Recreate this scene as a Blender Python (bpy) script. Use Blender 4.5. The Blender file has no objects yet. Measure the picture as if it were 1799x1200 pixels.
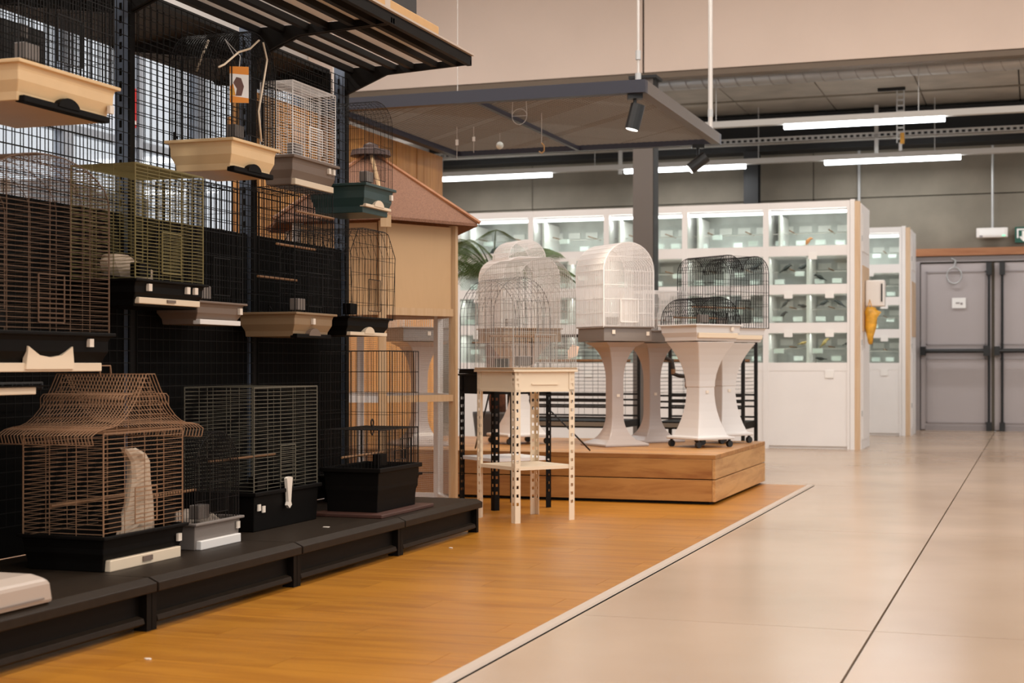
import bpy, math, random
from mathutils import Vector, Matrix
random.seed(7)
scene = bpy.context.scene
COL = scene.collection
R = math.radians
PI = math.pi

# ------------------------------------------------------------------ camera, world, lights, exposure
F_PX = 2650.0
YAW = math.atan(921 / F_PX)
cam_d = bpy.data.cameras.new('camera')
cam_d.sensor_width = 36; cam_d.lens = F_PX / 1799 * 36
cam_d.shift_y = 40 / 1799
cam_d.clip_start = .05; cam_d.clip_end = 200
cam_d.dof.use_dof = True; cam_d.dof.focus_distance = 7.0; cam_d.dof.aperture_fstop = 4.0
cam = bpy.data.objects.new('camera', cam_d); COL.objects.link(cam)
cam.location = (0, 0, .9); cam.rotation_euler = (R(90), 0, YAW)
scene.camera = cam

world = bpy.data.worlds.new('world'); scene.world = world; world.use_nodes = True
bg = world.node_tree.nodes['Background']
bg.inputs[0].default_value = (.965, .985, 1.0, 1); bg.inputs[1].default_value = .95

vs = scene.view_settings
vs.view_transform = 'Standard'; vs.look = 'None'; vs.gamma = 1; vs.use_curve_mapping = False
vs.exposure = -.12
scene.cycles.use_denoising = True
scene.cycles.max_bounces = 5; scene.cycles.transparent_max_bounces = 16
scene.cycles.use_adaptive_sampling = True; scene.cycles.adaptive_threshold = .03
scene.cycles.caustics_reflective = False; scene.cycles.caustics_refractive = False

def area(name, loc, sx, sy, power, col=(1, .945, .885), rot=(0, 0, 0)):
    d = bpy.data.lights.new(name, 'AREA'); d.shape = 'RECTANGLE'; d.size = sx; d.size_y = sy
    d.energy = power; d.color = col
    o = bpy.data.objects.new(name, d); COL.objects.link(o); o.location = loc; o.rotation_euler = rot
    return o
HALL_X = (-6.4, -2.2, 1.6, 5.0)
for x in HALL_X:                                     # the long luminaires under the hall ceiling
    area('hall_luminaire_light', (x, 6.0, 5.78), .3, 17, 470)

# ------------------------------------------------------------------ materials
MATS = {}
def mat(name, col, rough=.5, metal=0, noise=0, nscale=8, bump=0, emit=None, estr=1, spec=.5, rnd=0):
    if name in MATS: return MATS[name]
    m = bpy.data.materials.new(name); m.use_nodes = True
    nt = m.node_tree; b = nt.nodes['Principled BSDF']
    b.inputs['Roughness'].default_value = rough; b.inputs['Metallic'].default_value = metal
    b.inputs['Specular IOR Level'].default_value = spec
    c = (*col, 1); b.inputs['Base Color'].default_value = c
    if noise or rnd or bump:
        tc = nt.nodes.new('ShaderNodeTexCoord'); n = nt.nodes.new('ShaderNodeTexNoise')
        n.inputs['Scale'].default_value = nscale; n.inputs['Detail'].default_value = 6
        nt.links.new(tc.outputs['Object'], n.inputs['Vector'])
        hsv = nt.nodes.new('ShaderNodeHueSaturation'); hsv.inputs['Color'].default_value = c
        mr = nt.nodes.new('ShaderNodeMapRange'); mr.inputs[1].default_value = .3; mr.inputs[2].default_value = .7
        mr.inputs[3].default_value = 1 - noise; mr.inputs[4].default_value = 1 + noise
        nt.links.new(n.outputs['Fac'], mr.inputs[0])
        if rnd:
            oi = nt.nodes.new('ShaderNodeObjectInfo'); m2 = nt.nodes.new('ShaderNodeMapRange')
            m2.inputs[3].default_value = 1 - rnd; m2.inputs[4].default_value = 1 + rnd
            nt.links.new(oi.outputs['Random'], m2.inputs[0])
            mu = nt.nodes.new('ShaderNodeMath'); mu.operation = 'MULTIPLY'
            nt.links.new(mr.outputs[0], mu.inputs[0]); nt.links.new(m2.outputs[0], mu.inputs[1])
            nt.links.new(mu.outputs[0], hsv.inputs['Value'])
        else: nt.links.new(mr.outputs[0], hsv.inputs['Value'])
        nt.links.new(hsv.outputs[0], b.inputs['Base Color'])
        if bump:
            bp = nt.nodes.new('ShaderNodeBump'); bp.inputs['Strength'].default_value = bump; bp.inputs['Distance'].default_value = .01
            nt.links.new(n.outputs['Fac'], bp.inputs['Height']); nt.links.new(bp.outputs[0], b.inputs['Normal'])
    if emit:
        b.inputs['Emission Color'].default_value = (*emit, 1); b.inputs['Emission Strength'].default_value = estr
    MATS[name] = m; return m

def wood(name, c1, c2, stretch, rough=.45, rnd=.12, scale=3.0, knots=True):
    """wood grain: noise stretched along one object axis"""
    if name in MATS: return MATS[name]
    m = bpy.data.materials.new(name); m.use_nodes = True
    nt = m.node_tree; b = nt.nodes['Principled BSDF']; b.inputs['Roughness'].default_value = rough
    tc = nt.nodes.new('ShaderNodeTexCoord'); mp = nt.nodes.new('ShaderNodeMapping'); mp.inputs['Scale'].default_value = stretch
    oi = nt.nodes.new('ShaderNodeObjectInfo'); va = nt.nodes.new('ShaderNodeVectorMath'); va.operation = 'MULTIPLY_ADD'
    nt.links.new(oi.outputs['Random'], va.inputs[0]); va.inputs[1].default_value = (37, 53, 19)
    nt.links.new(tc.outputs['Object'], va.inputs[2]); nt.links.new(va.outputs[0], mp.inputs['Vector'])
    n = nt.nodes.new('ShaderNodeTexNoise'); n.inputs['Scale'].default_value = scale; n.inputs['Detail'].default_value = 8
    n.inputs['Roughness'].default_value = .65; n.inputs['Distortion'].default_value = .8
    nt.links.new(mp.outputs[0], n.inputs['Vector'])
    cr = nt.nodes.new('ShaderNodeValToRGB'); e = cr.color_ramp.elements
    e[0].position = .33; e[0].color = (*c2, 1); e[1].position = .58; e[1].color = (*c1, 1)
    nt.links.new(n.outputs['Fac'], cr.inputs[0])
    hsv = nt.nodes.new('ShaderNodeHueSaturation'); m2 = nt.nodes.new('ShaderNodeMapRange')
    m2.inputs[3].default_value = 1 - rnd; m2.inputs[4].default_value = 1 + rnd
    nt.links.new(oi.outputs['Random'], m2.inputs[0]); nt.links.new(m2.outputs[0], hsv.inputs['Value'])
    nt.links.new(cr.outputs[0], hsv.inputs['Color']); nt.links.new(hsv.outputs[0], b.inputs['Base Color'])
    bp = nt.nodes.new('ShaderNodeBump'); bp.inputs['Strength'].default_value = .15; bp.inputs['Distance'].default_value = .003
    nt.links.new(n.outputs['Fac'], bp.inputs['Height']); nt.links.new(bp.outputs[0], b.inputs['Normal'])
    MATS[name] = m; return m

def glass(name, tint=(.93, .98, .96), fac=.10):
    m = bpy.data.materials.new(name); m.use_nodes = True; nt = m.node_tree
    nt.nodes.remove(nt.nodes['Principled BSDF'])
    t = nt.nodes.new('ShaderNodeBsdfTransparent'); t.inputs[0].default_value = (*tint, 1)
    g = nt.nodes.new('ShaderNodeBsdfGlossy'); g.inputs['Roughness'].default_value = .03
    fc = nt.nodes.new('ShaderNodeLayerWeight'); fc.inputs[0].default_value = .5
    pw_ = nt.nodes.new('ShaderNodeMath'); pw_.operation = 'POWER'; pw_.inputs[1].default_value = 4
    lw = nt.nodes.new('ShaderNodeMath'); lw.operation = 'MULTIPLY_ADD'; lw.inputs[1].default_value = .6; lw.inputs[2].default_value = .04
    nt.links.new(fc.outputs['Facing'], pw_.inputs[0]); nt.links.new(pw_.outputs[0], lw.inputs[0])
    mx = nt.nodes.new('ShaderNodeMixShader')
    nt.links.new(lw.outputs[0], mx.inputs[0]); nt.links.new(t.outputs[0], mx.inputs[1]); nt.links.new(g.outputs[0], mx.inputs[2])
    nt.links.new(mx.outputs[0], nt.nodes['Material Output'].inputs[0]); return m

M = dict(
    blackmetal=mat('black_metal', (.005, .0036, .0026), .55, spec=.12),
    deck=mat('deck_metal', (.020, .013, .008), .5, spec=.14, noise=.15, nscale=30),
    blackpanel=mat('black_panel', (.0025, .002, .0015), .8, spec=.1),
    post=mat('post_lit_blue', (.16, .20, .27), .45, .2),  # bluish light on the uprights' sides is put into this colour
    meshblack=mat('mesh_wire', (.007, .006, .005), .6, spec=.15),
    wblack=mat('wire_black', (.007, .006, .0055), .5, spec=.2),
    wdark=mat('wire_dark', (.03, .028, .026), .4),
    wbronze=mat('wire_bronze', (.13, .072, .04), .45, .3),
    wcopper=mat('wire_copper', (.36, .205, .115), .4, .4),
    wolive=mat('wire_olive', (.22, .175, .065), .45, .3),
    wgreen=mat('wire_green_grey', (.15, .135, .10), .45, .3),
    wchrome=mat('wire_light_grey', (.50, .46, .42), .35, .4),
    wwhite=mat('wire_white', (.85, .82, .80), .4),
    cream=mat('cream_plastic', (.72, .50, .27), .4, noise=.04),
    creamlight=mat('cream_light', (.74, .60, .44), .4),
    tan=mat('tan_plastic', (.27, .175, .095), .45),
    taupe=mat('taupe_plastic', (.17, .12, .09), .45),
    greenp=mat('green_plastic', (.022, .05, .048), .4),
    bluep=mat('blue_plastic', (.03, .08, .17), .4),
    blackp=mat('black_plastic', (.0035, .0026, .002), .55, spec=.10),
    greypl=mat('grey_plastic', (.20, .17, .15), .4),
    white=mat('white_plastic', (.78, .74, .70), .4),
    whitepaint=mat('white_paint', (.82, .79, .77), .45, noise=.02, nscale=3),
    sticker=mat('sticker', (.75, .66, .56), .6),
    concrete_floor=None,
    fascia=mat('fascia_plaster', (.76, .625, .535), .8, noise=.03, nscale=1.2, bump=.05),
    wallconc=mat('wall_concrete', (.20, .175, .135), .85, noise=.14, nscale=2.2, bump=.1),
    slabconc=mat('ceiling_concrete', (.42, .385, .33), .85, noise=.15, nscale=2.5, rnd=.06),
    darkgap=mat('dark_gap', (.02, .017, .014), .9),
    voidbeam=mat('dark_beam', (.012, .012, .012), .7),
    galv=mat('galvanised', (.50, .50, .49), .4, .5, noise=.08, nscale=4),
    frameblue=mat('frame_paint', (.026, .027, .042), .45),
    colgrey=mat('column_paint', (.125, .105, .092), .55),
    cardboard=mat('cardboard', (.50, .29, .12), .75, noise=.05),
    edging=mat('edge_trim', (.46, .37, .30), .5),
    pillar=mat('grey_stand_plastic', (.42, .36, .335), .32),
    pillarw=mat('white_stand_plastic', (.66, .63, .61), .3),
    creamtab=mat('cream_table', (.80, .67, .50), .45),
    whitetab=mat('white_shelf', (.80, .78, .77), .45),
    rubber=mat('rubber', (.008, .008, .008), .5),
    roof=mat('roof_felt', (.20, .095, .055), .9, noise=.25, nscale=120, bump=.3),
    ply=wood('plywood', (.60, .385, .20), (.56, .355, .18), (1, 1, .2), .55, .03, 4),
    pinepost=wood('pine_post', (.62, .42, .24), (.55, .34, .17), (14, 14, 1), .5, .05, 2),
    plank=wood('wall_plank', (.52, .255, .075), (.40, .17, .042), (12, 12, 1.2), .5, .16, 1.6),
    platX=wood('platform_wood', (.44, .215, .062), (.27, .10, .024), (1, 9, 9), .42, .15, 1.5),
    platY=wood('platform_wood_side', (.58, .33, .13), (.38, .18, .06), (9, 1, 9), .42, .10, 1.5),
    lam=wood('laminate', (.42, .170, .016), (.295, .105, .009), (1.0, 9, 9), .34, .07, 1.3),
    oakend=wood('cabinet_edge_wood', (.64, .46, .30), (.58, .39, .24), (14, 14, 1), .5, .04, 2),
    beamwood=wood('beam_wood', (.36, .15, .06), (.28, .10, .035), (1, 12, 12), .5, .05, 2),
    perch=wood('perch_wood', (.26, .13, .055), (.18, .08, .03), (4, 4, 4), .6, .1, 3),
    paper=mat('kraft_paper', (.52, .40, .29), .8, noise=.15, nscale=25, bump=.5),
    shred=mat('shredded_paper', (.30, .24, .19), .8, noise=.3, nscale=40, bump=.6),
    doorgrey=mat('door_paint', (.40, .355, .35), .5),
    doorframe=mat('door_frame', (.29, .255, .25), .5),
    black=mat('black_bar', (.006, .006, .006), .4),
    paperwhite=mat('paper_white', (.85, .83, .80), .7),
    signgreen=mat('sign_green', (.005, .085, .055), .5),
    tube=mat('tube_glow', (.9, .9, .9), .5, emit=(.93, .97, 1), estr=9),
    avtube=mat('cabinet_tube', (.9, .9, .9), .5, emit=(.95, 1, 1), estr=2.2),
    hallglow=mat('hall_glow', (.9, .9, .9), .5, emit=(1, .95, .88), estr=3),
    tray_lum=mat('luminaire_body', (.55, .53, .50), .5),
    avback=mat('cabinet_back', (.60, .605, .58), .55, noise=.10, nscale=7),
    feeder=mat('feeder', (.75, .80, .77), .3),
    bird=mat('bird_dark', (.012, .014, .012), .6),
    birdorange=mat('bird_orange', (.45, .17, .05), .6),
    birdolive=mat('bird_olive', (.28, .20, .06), .6),
    frond=mat('frond_green', (.095, .155, .04), .45, noise=.3, nscale=6, rnd=.2),
    trunk=mat('palm_trunk', (.16, .055, .025), .9, noise=.4, nscale=30, bump=.5),
    pot=mat('pot', (.05, .04, .035), .6),
    orange=mat('orange_print', (.75, .26, .02), .5),
    yellow=mat('yellow_pack', (.72, .36, .03), .4, noise=.3, nscale=14),
    brownprint=mat('brown_print', (.12, .05, .035), .5),
    tagpeach=mat('tag_peach', (.85, .60, .45), .6),
    red=mat('red_paint', (.55, .015, .015), .4),
    boxpale=mat('box_pale', (.62, .64, .68), .6, rnd=.35),
    boxdark=mat('box_dark', (.02, .017, .015), .7, rnd=.4),
    winframe=mat('window_frame', (.32, .36, .42), .4),
    wallwhite=mat('wall_white', (.70, .68, .66), .7),
    steel=mat('steel_rod', (.62, .58, .54), .35, .3),
    birdglass=glass('cabinet_glass'), winglass=glass('window_glass', (.97, .98, 1)),
    ropedark=mat('rope_dark', (.03, .02, .014), .8, noise=.5, nscale=60),
)
def floor_mat():
    m = bpy.data.materials.new('polished_concrete'); m.use_nodes = True; nt = m.node_tree; b = nt.nodes['Principled BSDF']
    tc = nt.nodes.new('ShaderNodeTexCoord'); ge = nt.nodes.new('ShaderNodeNewGeometry')
    n = nt.nodes.new('ShaderNodeTexNoise'); n.inputs['Scale'].default_value = .55; n.inputs['Detail'].default_value = 4; n.inputs['Roughness'].default_value = .5
    n2 = nt.nodes.new('ShaderNodeTexNoise'); n2.inputs['Scale'].default_value = 1.6; n2.inputs['Detail'].default_value = 3
    nt.links.new(ge.outputs['Position'], n.inputs['Vector']); nt.links.new(ge.outputs['Position'], n2.inputs['Vector'])
    cr = nt.nodes.new('ShaderNodeValToRGB'); e = cr.color_ramp.elements
    e[0].position = .32; e[0].color = (.37, .258, .175, 1); e[1].position = .68; e[1].color = (.475, .35, .252, 1)
    nt.links.new(n.outputs['Fac'], cr.inputs[0]); nt.links.new(cr.outputs[0], b.inputs['Base Color'])
    mr = nt.nodes.new('ShaderNodeMapRange'); mr.inputs[3].default_value = .17; mr.inputs[4].default_value = .30
    nt.links.new(n2.outputs['Fac'], mr.inputs[0]); nt.links.new(mr.outputs[0], b.inputs['Roughness'])
    return m
M['concrete_floor'] = floor_mat()

# ------------------------------------------------------------------ mesh helpers
class MB:
    def __init__(s): s.v = []; s.f = []
    def add(s, vs_, fs):
        k = len(s.v); s.v += [tuple(p) for p in vs_]; s.f += [tuple(i + k for i in q) for q in fs]; return s
    def box(s, x0, x1, y0, y1, z0, z1):
        return s.add([(x0, y0, z0), (x1, y0, z0), (x1, y1, z0), (x0, y1, z0), (x0, y0, z1), (x1, y0, z1), (x1, y1, z1), (x0, y1, z1)],
                     [(3, 2, 1, 0), (4, 5, 6, 7), (0, 1, 5, 4), (1, 2, 6, 5), (2, 3, 7, 6), (3, 0, 4, 7)])
    def wire(s, a, b, r=.0013, n=4):
        a = Vector(a); b = Vector(b); d = b - a
        if d.length < 1e-6: return s
        d.normalize(); u = d.orthogonal().normalized(); w = d.cross(u)
        ring = [u * math.cos(2 * PI * i / n) * r + w * math.sin(2 * PI * i / n) * r for i in range(n)]
        return s.add([a + q for q in ring] + [b + q for q in ring],
                     [(i, (i + 1) % n, n + (i + 1) % n, n + i) for i in range(n)])
    def poly(s, pts, r=.0013, n=4):
        for a, b in zip(pts[:-1], pts[1:]): s.wire(a, b, r, n)
        return s
    def tube(s, pts, rad, n=8, flat=None):
        pts = [Vector(p) for p in pts]; m = len(pts)
        if not hasattr(rad, '__len__'): rad = [rad] * m
        d0 = (pts[1] - pts[0]).normalized(); u = d0.orthogonal().normalized(); vs_ = []
        for i, p in enumerate(pts):
            d = (pts[min(i + 1, m - 1)] - pts[max(i - 1, 0)]).normalized()
            u = (u - d * u.dot(d)).normalized(); w = d.cross(u)
            for j in range(n):
                q = u * math.cos(2 * PI * j / n) + w * math.sin(2 * PI * j / n)
                vs_.append(p + q * rad[i])
        fs = [(i * n + j, i * n + (j + 1) % n, (i + 1) * n + (j + 1) % n, (i + 1) * n + j) for i in range(m - 1) for j in range(n)]
        fs += [tuple(range(n - 1, -1, -1)), tuple((m - 1) * n + j for j in range(n))]
        return s.add(vs_, fs)
    def cyl(s, c, r, z0, z1, n=16, axis='z'):
        ax = {'z': (0, 0, 1), 'x': (1, 0, 0), 'y': (0, 1, 0)}[axis]; ax = Vector(ax); c = Vector(c)
        return s.tube([c + ax * z0, c + ax * z1], r, n)
    def loft(s, rings, cap=True):
        n = len(rings[0]); vs_ = [p for r_ in rings for p in r_]; m = len(rings)
        fs = [(i * n + j, i * n + (j + 1) % n, (i + 1) * n + (j + 1) % n, (i + 1) * n + j) for i in range(m - 1) for j in range(n)]
        if cap: fs += [tuple(range(n - 1, -1, -1)), tuple((m - 1) * n + j for j in range(n))]
        return s.add(vs_, fs)
    def prism(s, pts, axis, t0, t1):
        """polygon pts (u,z) extruded along axis ('x': u is y; 'y': u is x)"""
        f_ = (lambda u, z, t: (t, u, z)) if axis == 'x' else (lambda u, z, t: (u, t, z))
        return s.loft([[f_(u, z, t0) for u, z in pts], [f_(u, z, t1) for u, z in pts]])
    def mesh(s, name, m):
        me = bpy.data.meshes.new(name); me.from_pydata(s.v, [], s.f); me.materials.append(m); me.update()
        return me
    def build(s, name, m, parent=None, loc=(0, 0, 0), smooth=False, bevel=0, rz=0):
        me = s.mesh(name, m)
        return link(name, me, parent, loc, smooth, bevel, rz)
def link(name, me, parent=None, loc=(0, 0, 0), smooth=False, bevel=0, rz=0):
    o = bpy.data.objects.new(name, me); COL.objects.link(o); o.parent = parent; o.location = loc; o.rotation_euler.z = rz
    if smooth:
        for p in me.polygons: p.use_smooth = True
    if bevel:
        b = o.modifiers.new('bevel', 'BEVEL'); b.width = bevel; b.segments = 2; b.limit_method = 'ANGLE'
    return o
def tag(o, label, cat, group=None):
    o['label'] = label; o['category'] = cat
    if group: o['group'] = group
    return o
def thing(name, label, cat, loc=(0, 0, 0), rz=0, group=None):
    o = bpy.data.objects.new(name, None); COL.objects.link(o); o.location = loc; o.rotation_euler.z = rz
    o.empty_display_size = .1
    return tag(o, label, cat, group)
def struct(o): o['kind'] = 'structure'; return o
def sempty(name, loc=(0, 0, 0)):
    o = bpy.data.objects.new(name, None); COL.objects.link(o); o.location = loc; o['kind'] = 'structure'; return o
def box(x0, x1, y0, y1, z0, z1): return MB().box(x0, x1, y0, y1, z0, z1)
def frange(a, b, step):
    n = max(1, round((b - a) / step)); return [a + (b - a) * i / n for i in range(n + 1)]

# ------------------------------------------------------------------ the setting
# polished concrete: slabs parted by saw cuts over a dark bed
floor = struct(box(-8.6, 9, -6, 21.4, -.08, -.012).build('floor', M['darkgap']))
slab_x = [-8.6, -7.2, -3.6, -.52, 3.0, 6.2, 9]
slab_y = [-6, -1.5, 1.9, 5.2, 8.25, 11.3, 14.6, 18, 21.4]
G = .004
for xa, xb in zip(slab_x[:-1], slab_x[1:]):
    for ya, yb in zip(slab_y[:-1], slab_y[1:]):
        x0 = xa
        if yb <= 11.31:                     # laminate lies here
            if xb <= -1.55: continue
            x0 = max(xa, -1.552)
        gx = .004 if xa in (-.52,) or xb in (-.52,) else .0025
        box(x0 + gx, xb - gx, ya + .0018, yb - .0018, -.012, 0).build('slab', M['concrete_floor'], floor)
# laminate planks along x
floor_wood = struct(box(-8.6, -1.6, -6, 11.28, -.011, -.007).build('floor_wood', M['darkgap']))
PW, PL = .192, 1.28
pl_mesh = box(0, PL - .0012, 0, PW - .001, -.007, .002).mesh('plank', M['lam'])
rows = int((11.28 - 2.0) / PW)
for i in range(rows):
    y = 11.28 - (i + 1) * PW
    off = (i * .43) % PL
    x = -1.6 - off
    if off > .02:
        box(0, off - .0012, 0, PW - .001, -.007, .002).build('plank', M['lam'], floor_wood, (x, y, 0))
    while x > -5.2:
        x -= PL
        link('plank', pl_mesh, floor_wood, (x, y, 0))
box(-8.6, -5.2 - PL, -6, 11.28, -.007, .001).build('underlay', M['lam'], floor_wood)
box(-6.4, -1.6, -6, 2.0, -.007, .001).build('underlay', M['lam'], floor_wood)
struct(MB().prism([(-1.603, .003), (-1.598, .009), (-1.562, .009), (-1.556, .001)], 'y', -6, 11.31).build('trim_1', M['edging']))
struct(MB().prism([(11.27, .001), (11.275, .008), (11.30, .008), (11.31, .001)], 'x', -6, -1.605).build('trim_2', M['edging']))

# back wall of the low annex: concrete panels
wall_back = struct(box(-8.6, 9, 21.42, 21.6, 0, 4.5).build('wall_back', M['darkgap']))
for xa, xb in ((-8.6, -7.1), (-7.1, -2.95), (-2.95, 1.3), (1.3, 5.4), (5.4, 9)):
    for za, zb in ((0, 3.20), (3.215, 4.4)):
        box(xa + .006, xb - .006, 21.36, 21.42, za, zb).build('panel', M['wallconc'], wall_back)
struct(box(-8.6, 9, 20.95, 21.35, 3.86, 4.36).build('trim_3', M['voidbeam']))
ceiling = struct(box(-8.6, 9, 17, 21.5, 4.44, 4.6).build('ceiling', M['darkgap']))
for i in range(15):
    x = -8.6 + i * 1.2
    box(x + .008, x + 1.192, 17.05, 21.4, 4.40, 4.44).build('slab', M['slabconc'], ceiling)
box(-8.6, 9, 19.9, 19.95, 4.385, 4.40).build('joint_strip', M['wallconc'], ceiling)
wall_upper = struct(box(-8.6, 9, 17.0, 17.16, 4.26, 6.5).build('wall_upper', M['darkgap']))
for xa, xb in ((-8.6, -4.29), (-4.29, 1.8), (1.8, 9)):
    box(xa + .012, xb - .012, 16.96, 17.0, 4.27, 6.5).build('panel', M['fascia'], wall_upper)
struct(box(-8.6, 9, 16.98, 17.16, 4.20, 4.262).build('trim_4', mat('steel_angle', (.16, .12, .085), .6)))
struct(box(-8.6, 9, -6, 17.1, 6.5, 6.7).build('ceiling_hall', M['wallwhite']))
# left wall with a long window band
WX = -8.6
wl = struct(box(WX - .2, WX, -6, 21.4, 0, 1.8).build('wall_left', M['wallwhite']))
box(WX - .2, WX, -6, 21.4, 4.5, 6.5).build('wall_section', M['wallwhite'], wl)
box(WX - .2, WX, -6, 7.3, 1.8, 4.5).build('wall_section', M['wallwhite'], wl)
box(WX - .2, WX, 16.9, 21.4, 1.8, 4.5).build('wall_section', M['wallwhite'], wl)
for i in range(4):
    y0 = 7.3 + i * 2.4; y1 = y0 + 2.4
    w = sempty('window_%d' % (i + 1), (WX - .1, y0, 1.8))
    fb = MB()
    for a in (0, 1.17, 2.32): fb.box(-.05, .06, a, a + .08, 0, 2.7)
    for z in (0, 1.3, 2.62): fb.box(-.045, .055, .08, 2.32, z, z + .08)
    fb.build('window_frame', M['winframe'], w)
    for a, b in ((.08, 1.17), (1.25, 2.32)):
        for z0, z1 in ((.08, 1.3), (1.38, 2.62)):
            box(-.005, .005, a, b, z0, z1).build('pane', M['winglass'], w)
# double door in the back wall
def door(n, x0, x1, hinge):
    d = sempty('door_%d' % n, (x0, 21.30, 0)); W = x1 - x0
    MB().box(0, W, 0, .05, .01, 2.27).build('door_leaf', M['doorgrey'], d, bevel=.004)
    fr = MB()
    for z0, z1 in ((.10, .98), (1.16, 2.16)):
        a, b = .07, W - .07
        for q in ((a, b, z0, z0 + .015), (a, b, z1 - .015, z1)): fr.box(q[0], q[1], -.012, 0, q[2], q[3])
        for q in (a, b - .015): fr.box(q, q + .015, -.012, 0, z0, z1)
    fr.build('panel_moulding', M['doorframe'], d)
    MB().box(.06, W - .06, -.014, 0, 0, .07).build('kick_plate', M['doorframe'], d)
    bar = MB().tube([(.02, -.10, 1.08), (W - .03, -.10, 1.08)], .030, 10)
    bar.box(-.0, .07, -.13, 0, 1.02, 1.14).box(W - .10, W - .02, -.13, 0, 1.01, 1.15)
    bar.build('panic_bar', M['black'], d)
    xr = W - .03 if hinge == 'l' else .10
    MB().tube([(xr, -.05, .05), (xr, -.05, 2.22)], .017, 8).box(xr - .035, xr + .035, -.09, 0, 2.10, 2.27).box(xr - .035, xr + .035, -.09, 0, .0, .12).build('lock_rod', M['black'], d)
    return d
door(1, -1.49, -.57, 'l'); door(2, -.53, .40, 'r')
fr = MB().box(-1.57, -1.50, 21.28, 21.36, 0, 2.36).box(.41, .48, 21.28, 21.36, 0, 2.36).box(-1.50, .41, 21.28, 21.36, 2.29, 2.36)
struct(fr.build('trim_5', M['doorframe']))
struct(box(-1.75, 2.6, 21.24, 21.36, 2.37, 2.47).build('trim_6', M['beamwood']))
# small notices and signs by the door
tag(box(-1.08, -.90, 21.283, 21.288, 1.66, 1.80).build('paper_notice', M['paperwhite']), 'white paper notice taped to the left grey door leaf', 'notice')
n_ = bpy.data.objects['paper_notice']
for q in ((-1.03, -.98, 1.72, 1.74), (-.97, -.94, 1.705, 1.735)):
    box(q[0], q[1], 21.280, 21.283, q[2], q[3]).build('printed_line', M['doorframe'], n_)
lp = thing('cable_loop', 'pale cable loop hanging at the top of the left grey door', 'cable', (-1.05, 21.26, 2.1))
pts = [(.12 * math.cos(t) * .8, 0, .11 * math.sin(t)) for t in frange(0, 2 * PI, .4)]
MB().poly(pts, .010, 6).poly([(0, 0, .11), (.02, 0, .2), (-.04, .01, .24)], .012, 6).build('cable', M['galv'], lp)
em = thing('emergency_light', 'white rectangular emergency luminaire hanging on a rod beside the exit sign', 'emergency light', (-.55, 21.2, 2.60))
MB().box(-.21, .19, 0, .08, 0, .13).build('housing', M['white'], em, bevel=.01)
box(-.17, .15, -.006, 0, .025, .105).build('diffuser', M['paperwhite'], em)
MB().tube([(-.005, .04, .13), (-.005, .04, 1.24)], .016, 6).build('conduit', M['galv'], em)
box(.12, .16, -.008, -.006, .015, .03).build('status_lamp', mat('lamp_green', (.2, .9, .5), .5, emit=(.2, .9, .5), estr=1), em)
box(-.17, -.13, -.008, 0, 0, .03).build('sensor', M['doorframe'], em)
ex = thing('exit_sign', 'green exit sign with white door frame and down arrow on the concrete wall', 'sign', (-.27, 21.30, 2.53))
box(0, .42, 0, .05, 0, .21).build('sign_plate', M['signgreen'], ex)
bd = MB().box(.025, .195, -.004, 0, .165, .185).box(.025, .045, -.004, 0, .06, .165).box(.175, .195, -.004, 0, .06, .165).build('pictogram_door', M['paperwhite'], ex)
MB().prism([(.09, .155), (.09, .08), (.05, .08), (.11, .01), (.17, .08), (.13, .08), (.13, .155)], 'y', -.0045, -.0005).build('pictogram_arrow', M['paperwhite'], ex)
rp = MB().tube([(.29, -.003, .165), (.29, -.003, .15)], .014, 8)
rp.box(.265, .315, -.004, 0, .08, .135).box(.25, .275, -.004, 0, .03, .08).box(.30, .35, -.004, 0, .05, .08)
rp.build('pictogram_runner', M['paperwhite'], ex)

# ------------------------------------------------------------------ annex services
dk = thing('spiral_duct', 'round galvanised spiral duct under the beige wall edge', 'duct', (-8.58, 17.85, 4.30))
MB().cyl((0, 0, 0), .092, 0, 17.5, 20, 'x').build('pipe', M['galv'], dk, smooth=True)
sm = MB()
for i in range(87):
    x = .1 + i * .2
    sm.poly([(x + .10 * t / PI, .093 * math.cos(t), .093 * math.sin(t)) for t in frange(PI, 2 * PI, .35)], .004, 4)
sm.build('seam', M['doorframe'], dk)['kind'] = 'stuff'
for y, z, xs, nm, lab in ((17.62, 3.66, ((-2.77, -.97), (1.2, 3.0), (-7.0, -5.2)), 'light_rail', 'long grey light rail with white tubes just behind the beige wall'),
                       (20.5, 3.60, ((-8.2, -6.53), (-5.45, -3.75), (-2.68, -.93), (.3, 2.0)), 'light_rail', 'long grey light rail with white tubes nearest the back wall')):
    t = thing(nm, lab, 'light rail', (0, y, z))
    box(-8.58, 9, -.045, .045, .03, .10).build('rail', M['tray_lum'], t)
    for a, b in xs:
        MB().box(a, b, -.035, .035, -.025, .03).build('tube', M['tube'], t)
    for x in frange(-8.2, 8, 2.3):
        MB().wire((x, 0, .1), (x, 0, 4.4 - z), .006, 4).build('suspension_wire', M['galv'], t)
    for a, b in xs: area('rail_light', ((a + b) / 2, y, z - .04), b - a, .08, 26, (.97, .98, 1))
ct = thing('cable_tray', 'perforated grey cable tray running under the dark ceiling beam', 'cable tray', (0, 20.75, 3.93))
trb = MB().box(-8.58, 9, -.10, .10, 0, .006)
trb.box(-8.58, 9, -.10, -.094, 0, .02).box(-8.58, 9, -.10, -.094, .055, .075)
trb.build('tray', M['tray_lum'], ct)
rg = MB()
for i in range(219): rg.box(-8.56 + i * .08, -8.56 + i * .08 + .035, -.10, -.094, .02, .055)
rg.build('perforated_side', M['galv'], ct)['kind'] = 'stuff'
for x in (-5.6, -2.05, .9): MB().box(x, x + .05, -.04, 0, -.33, .45).build('bracket', M['tray_lum'], ct)
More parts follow.
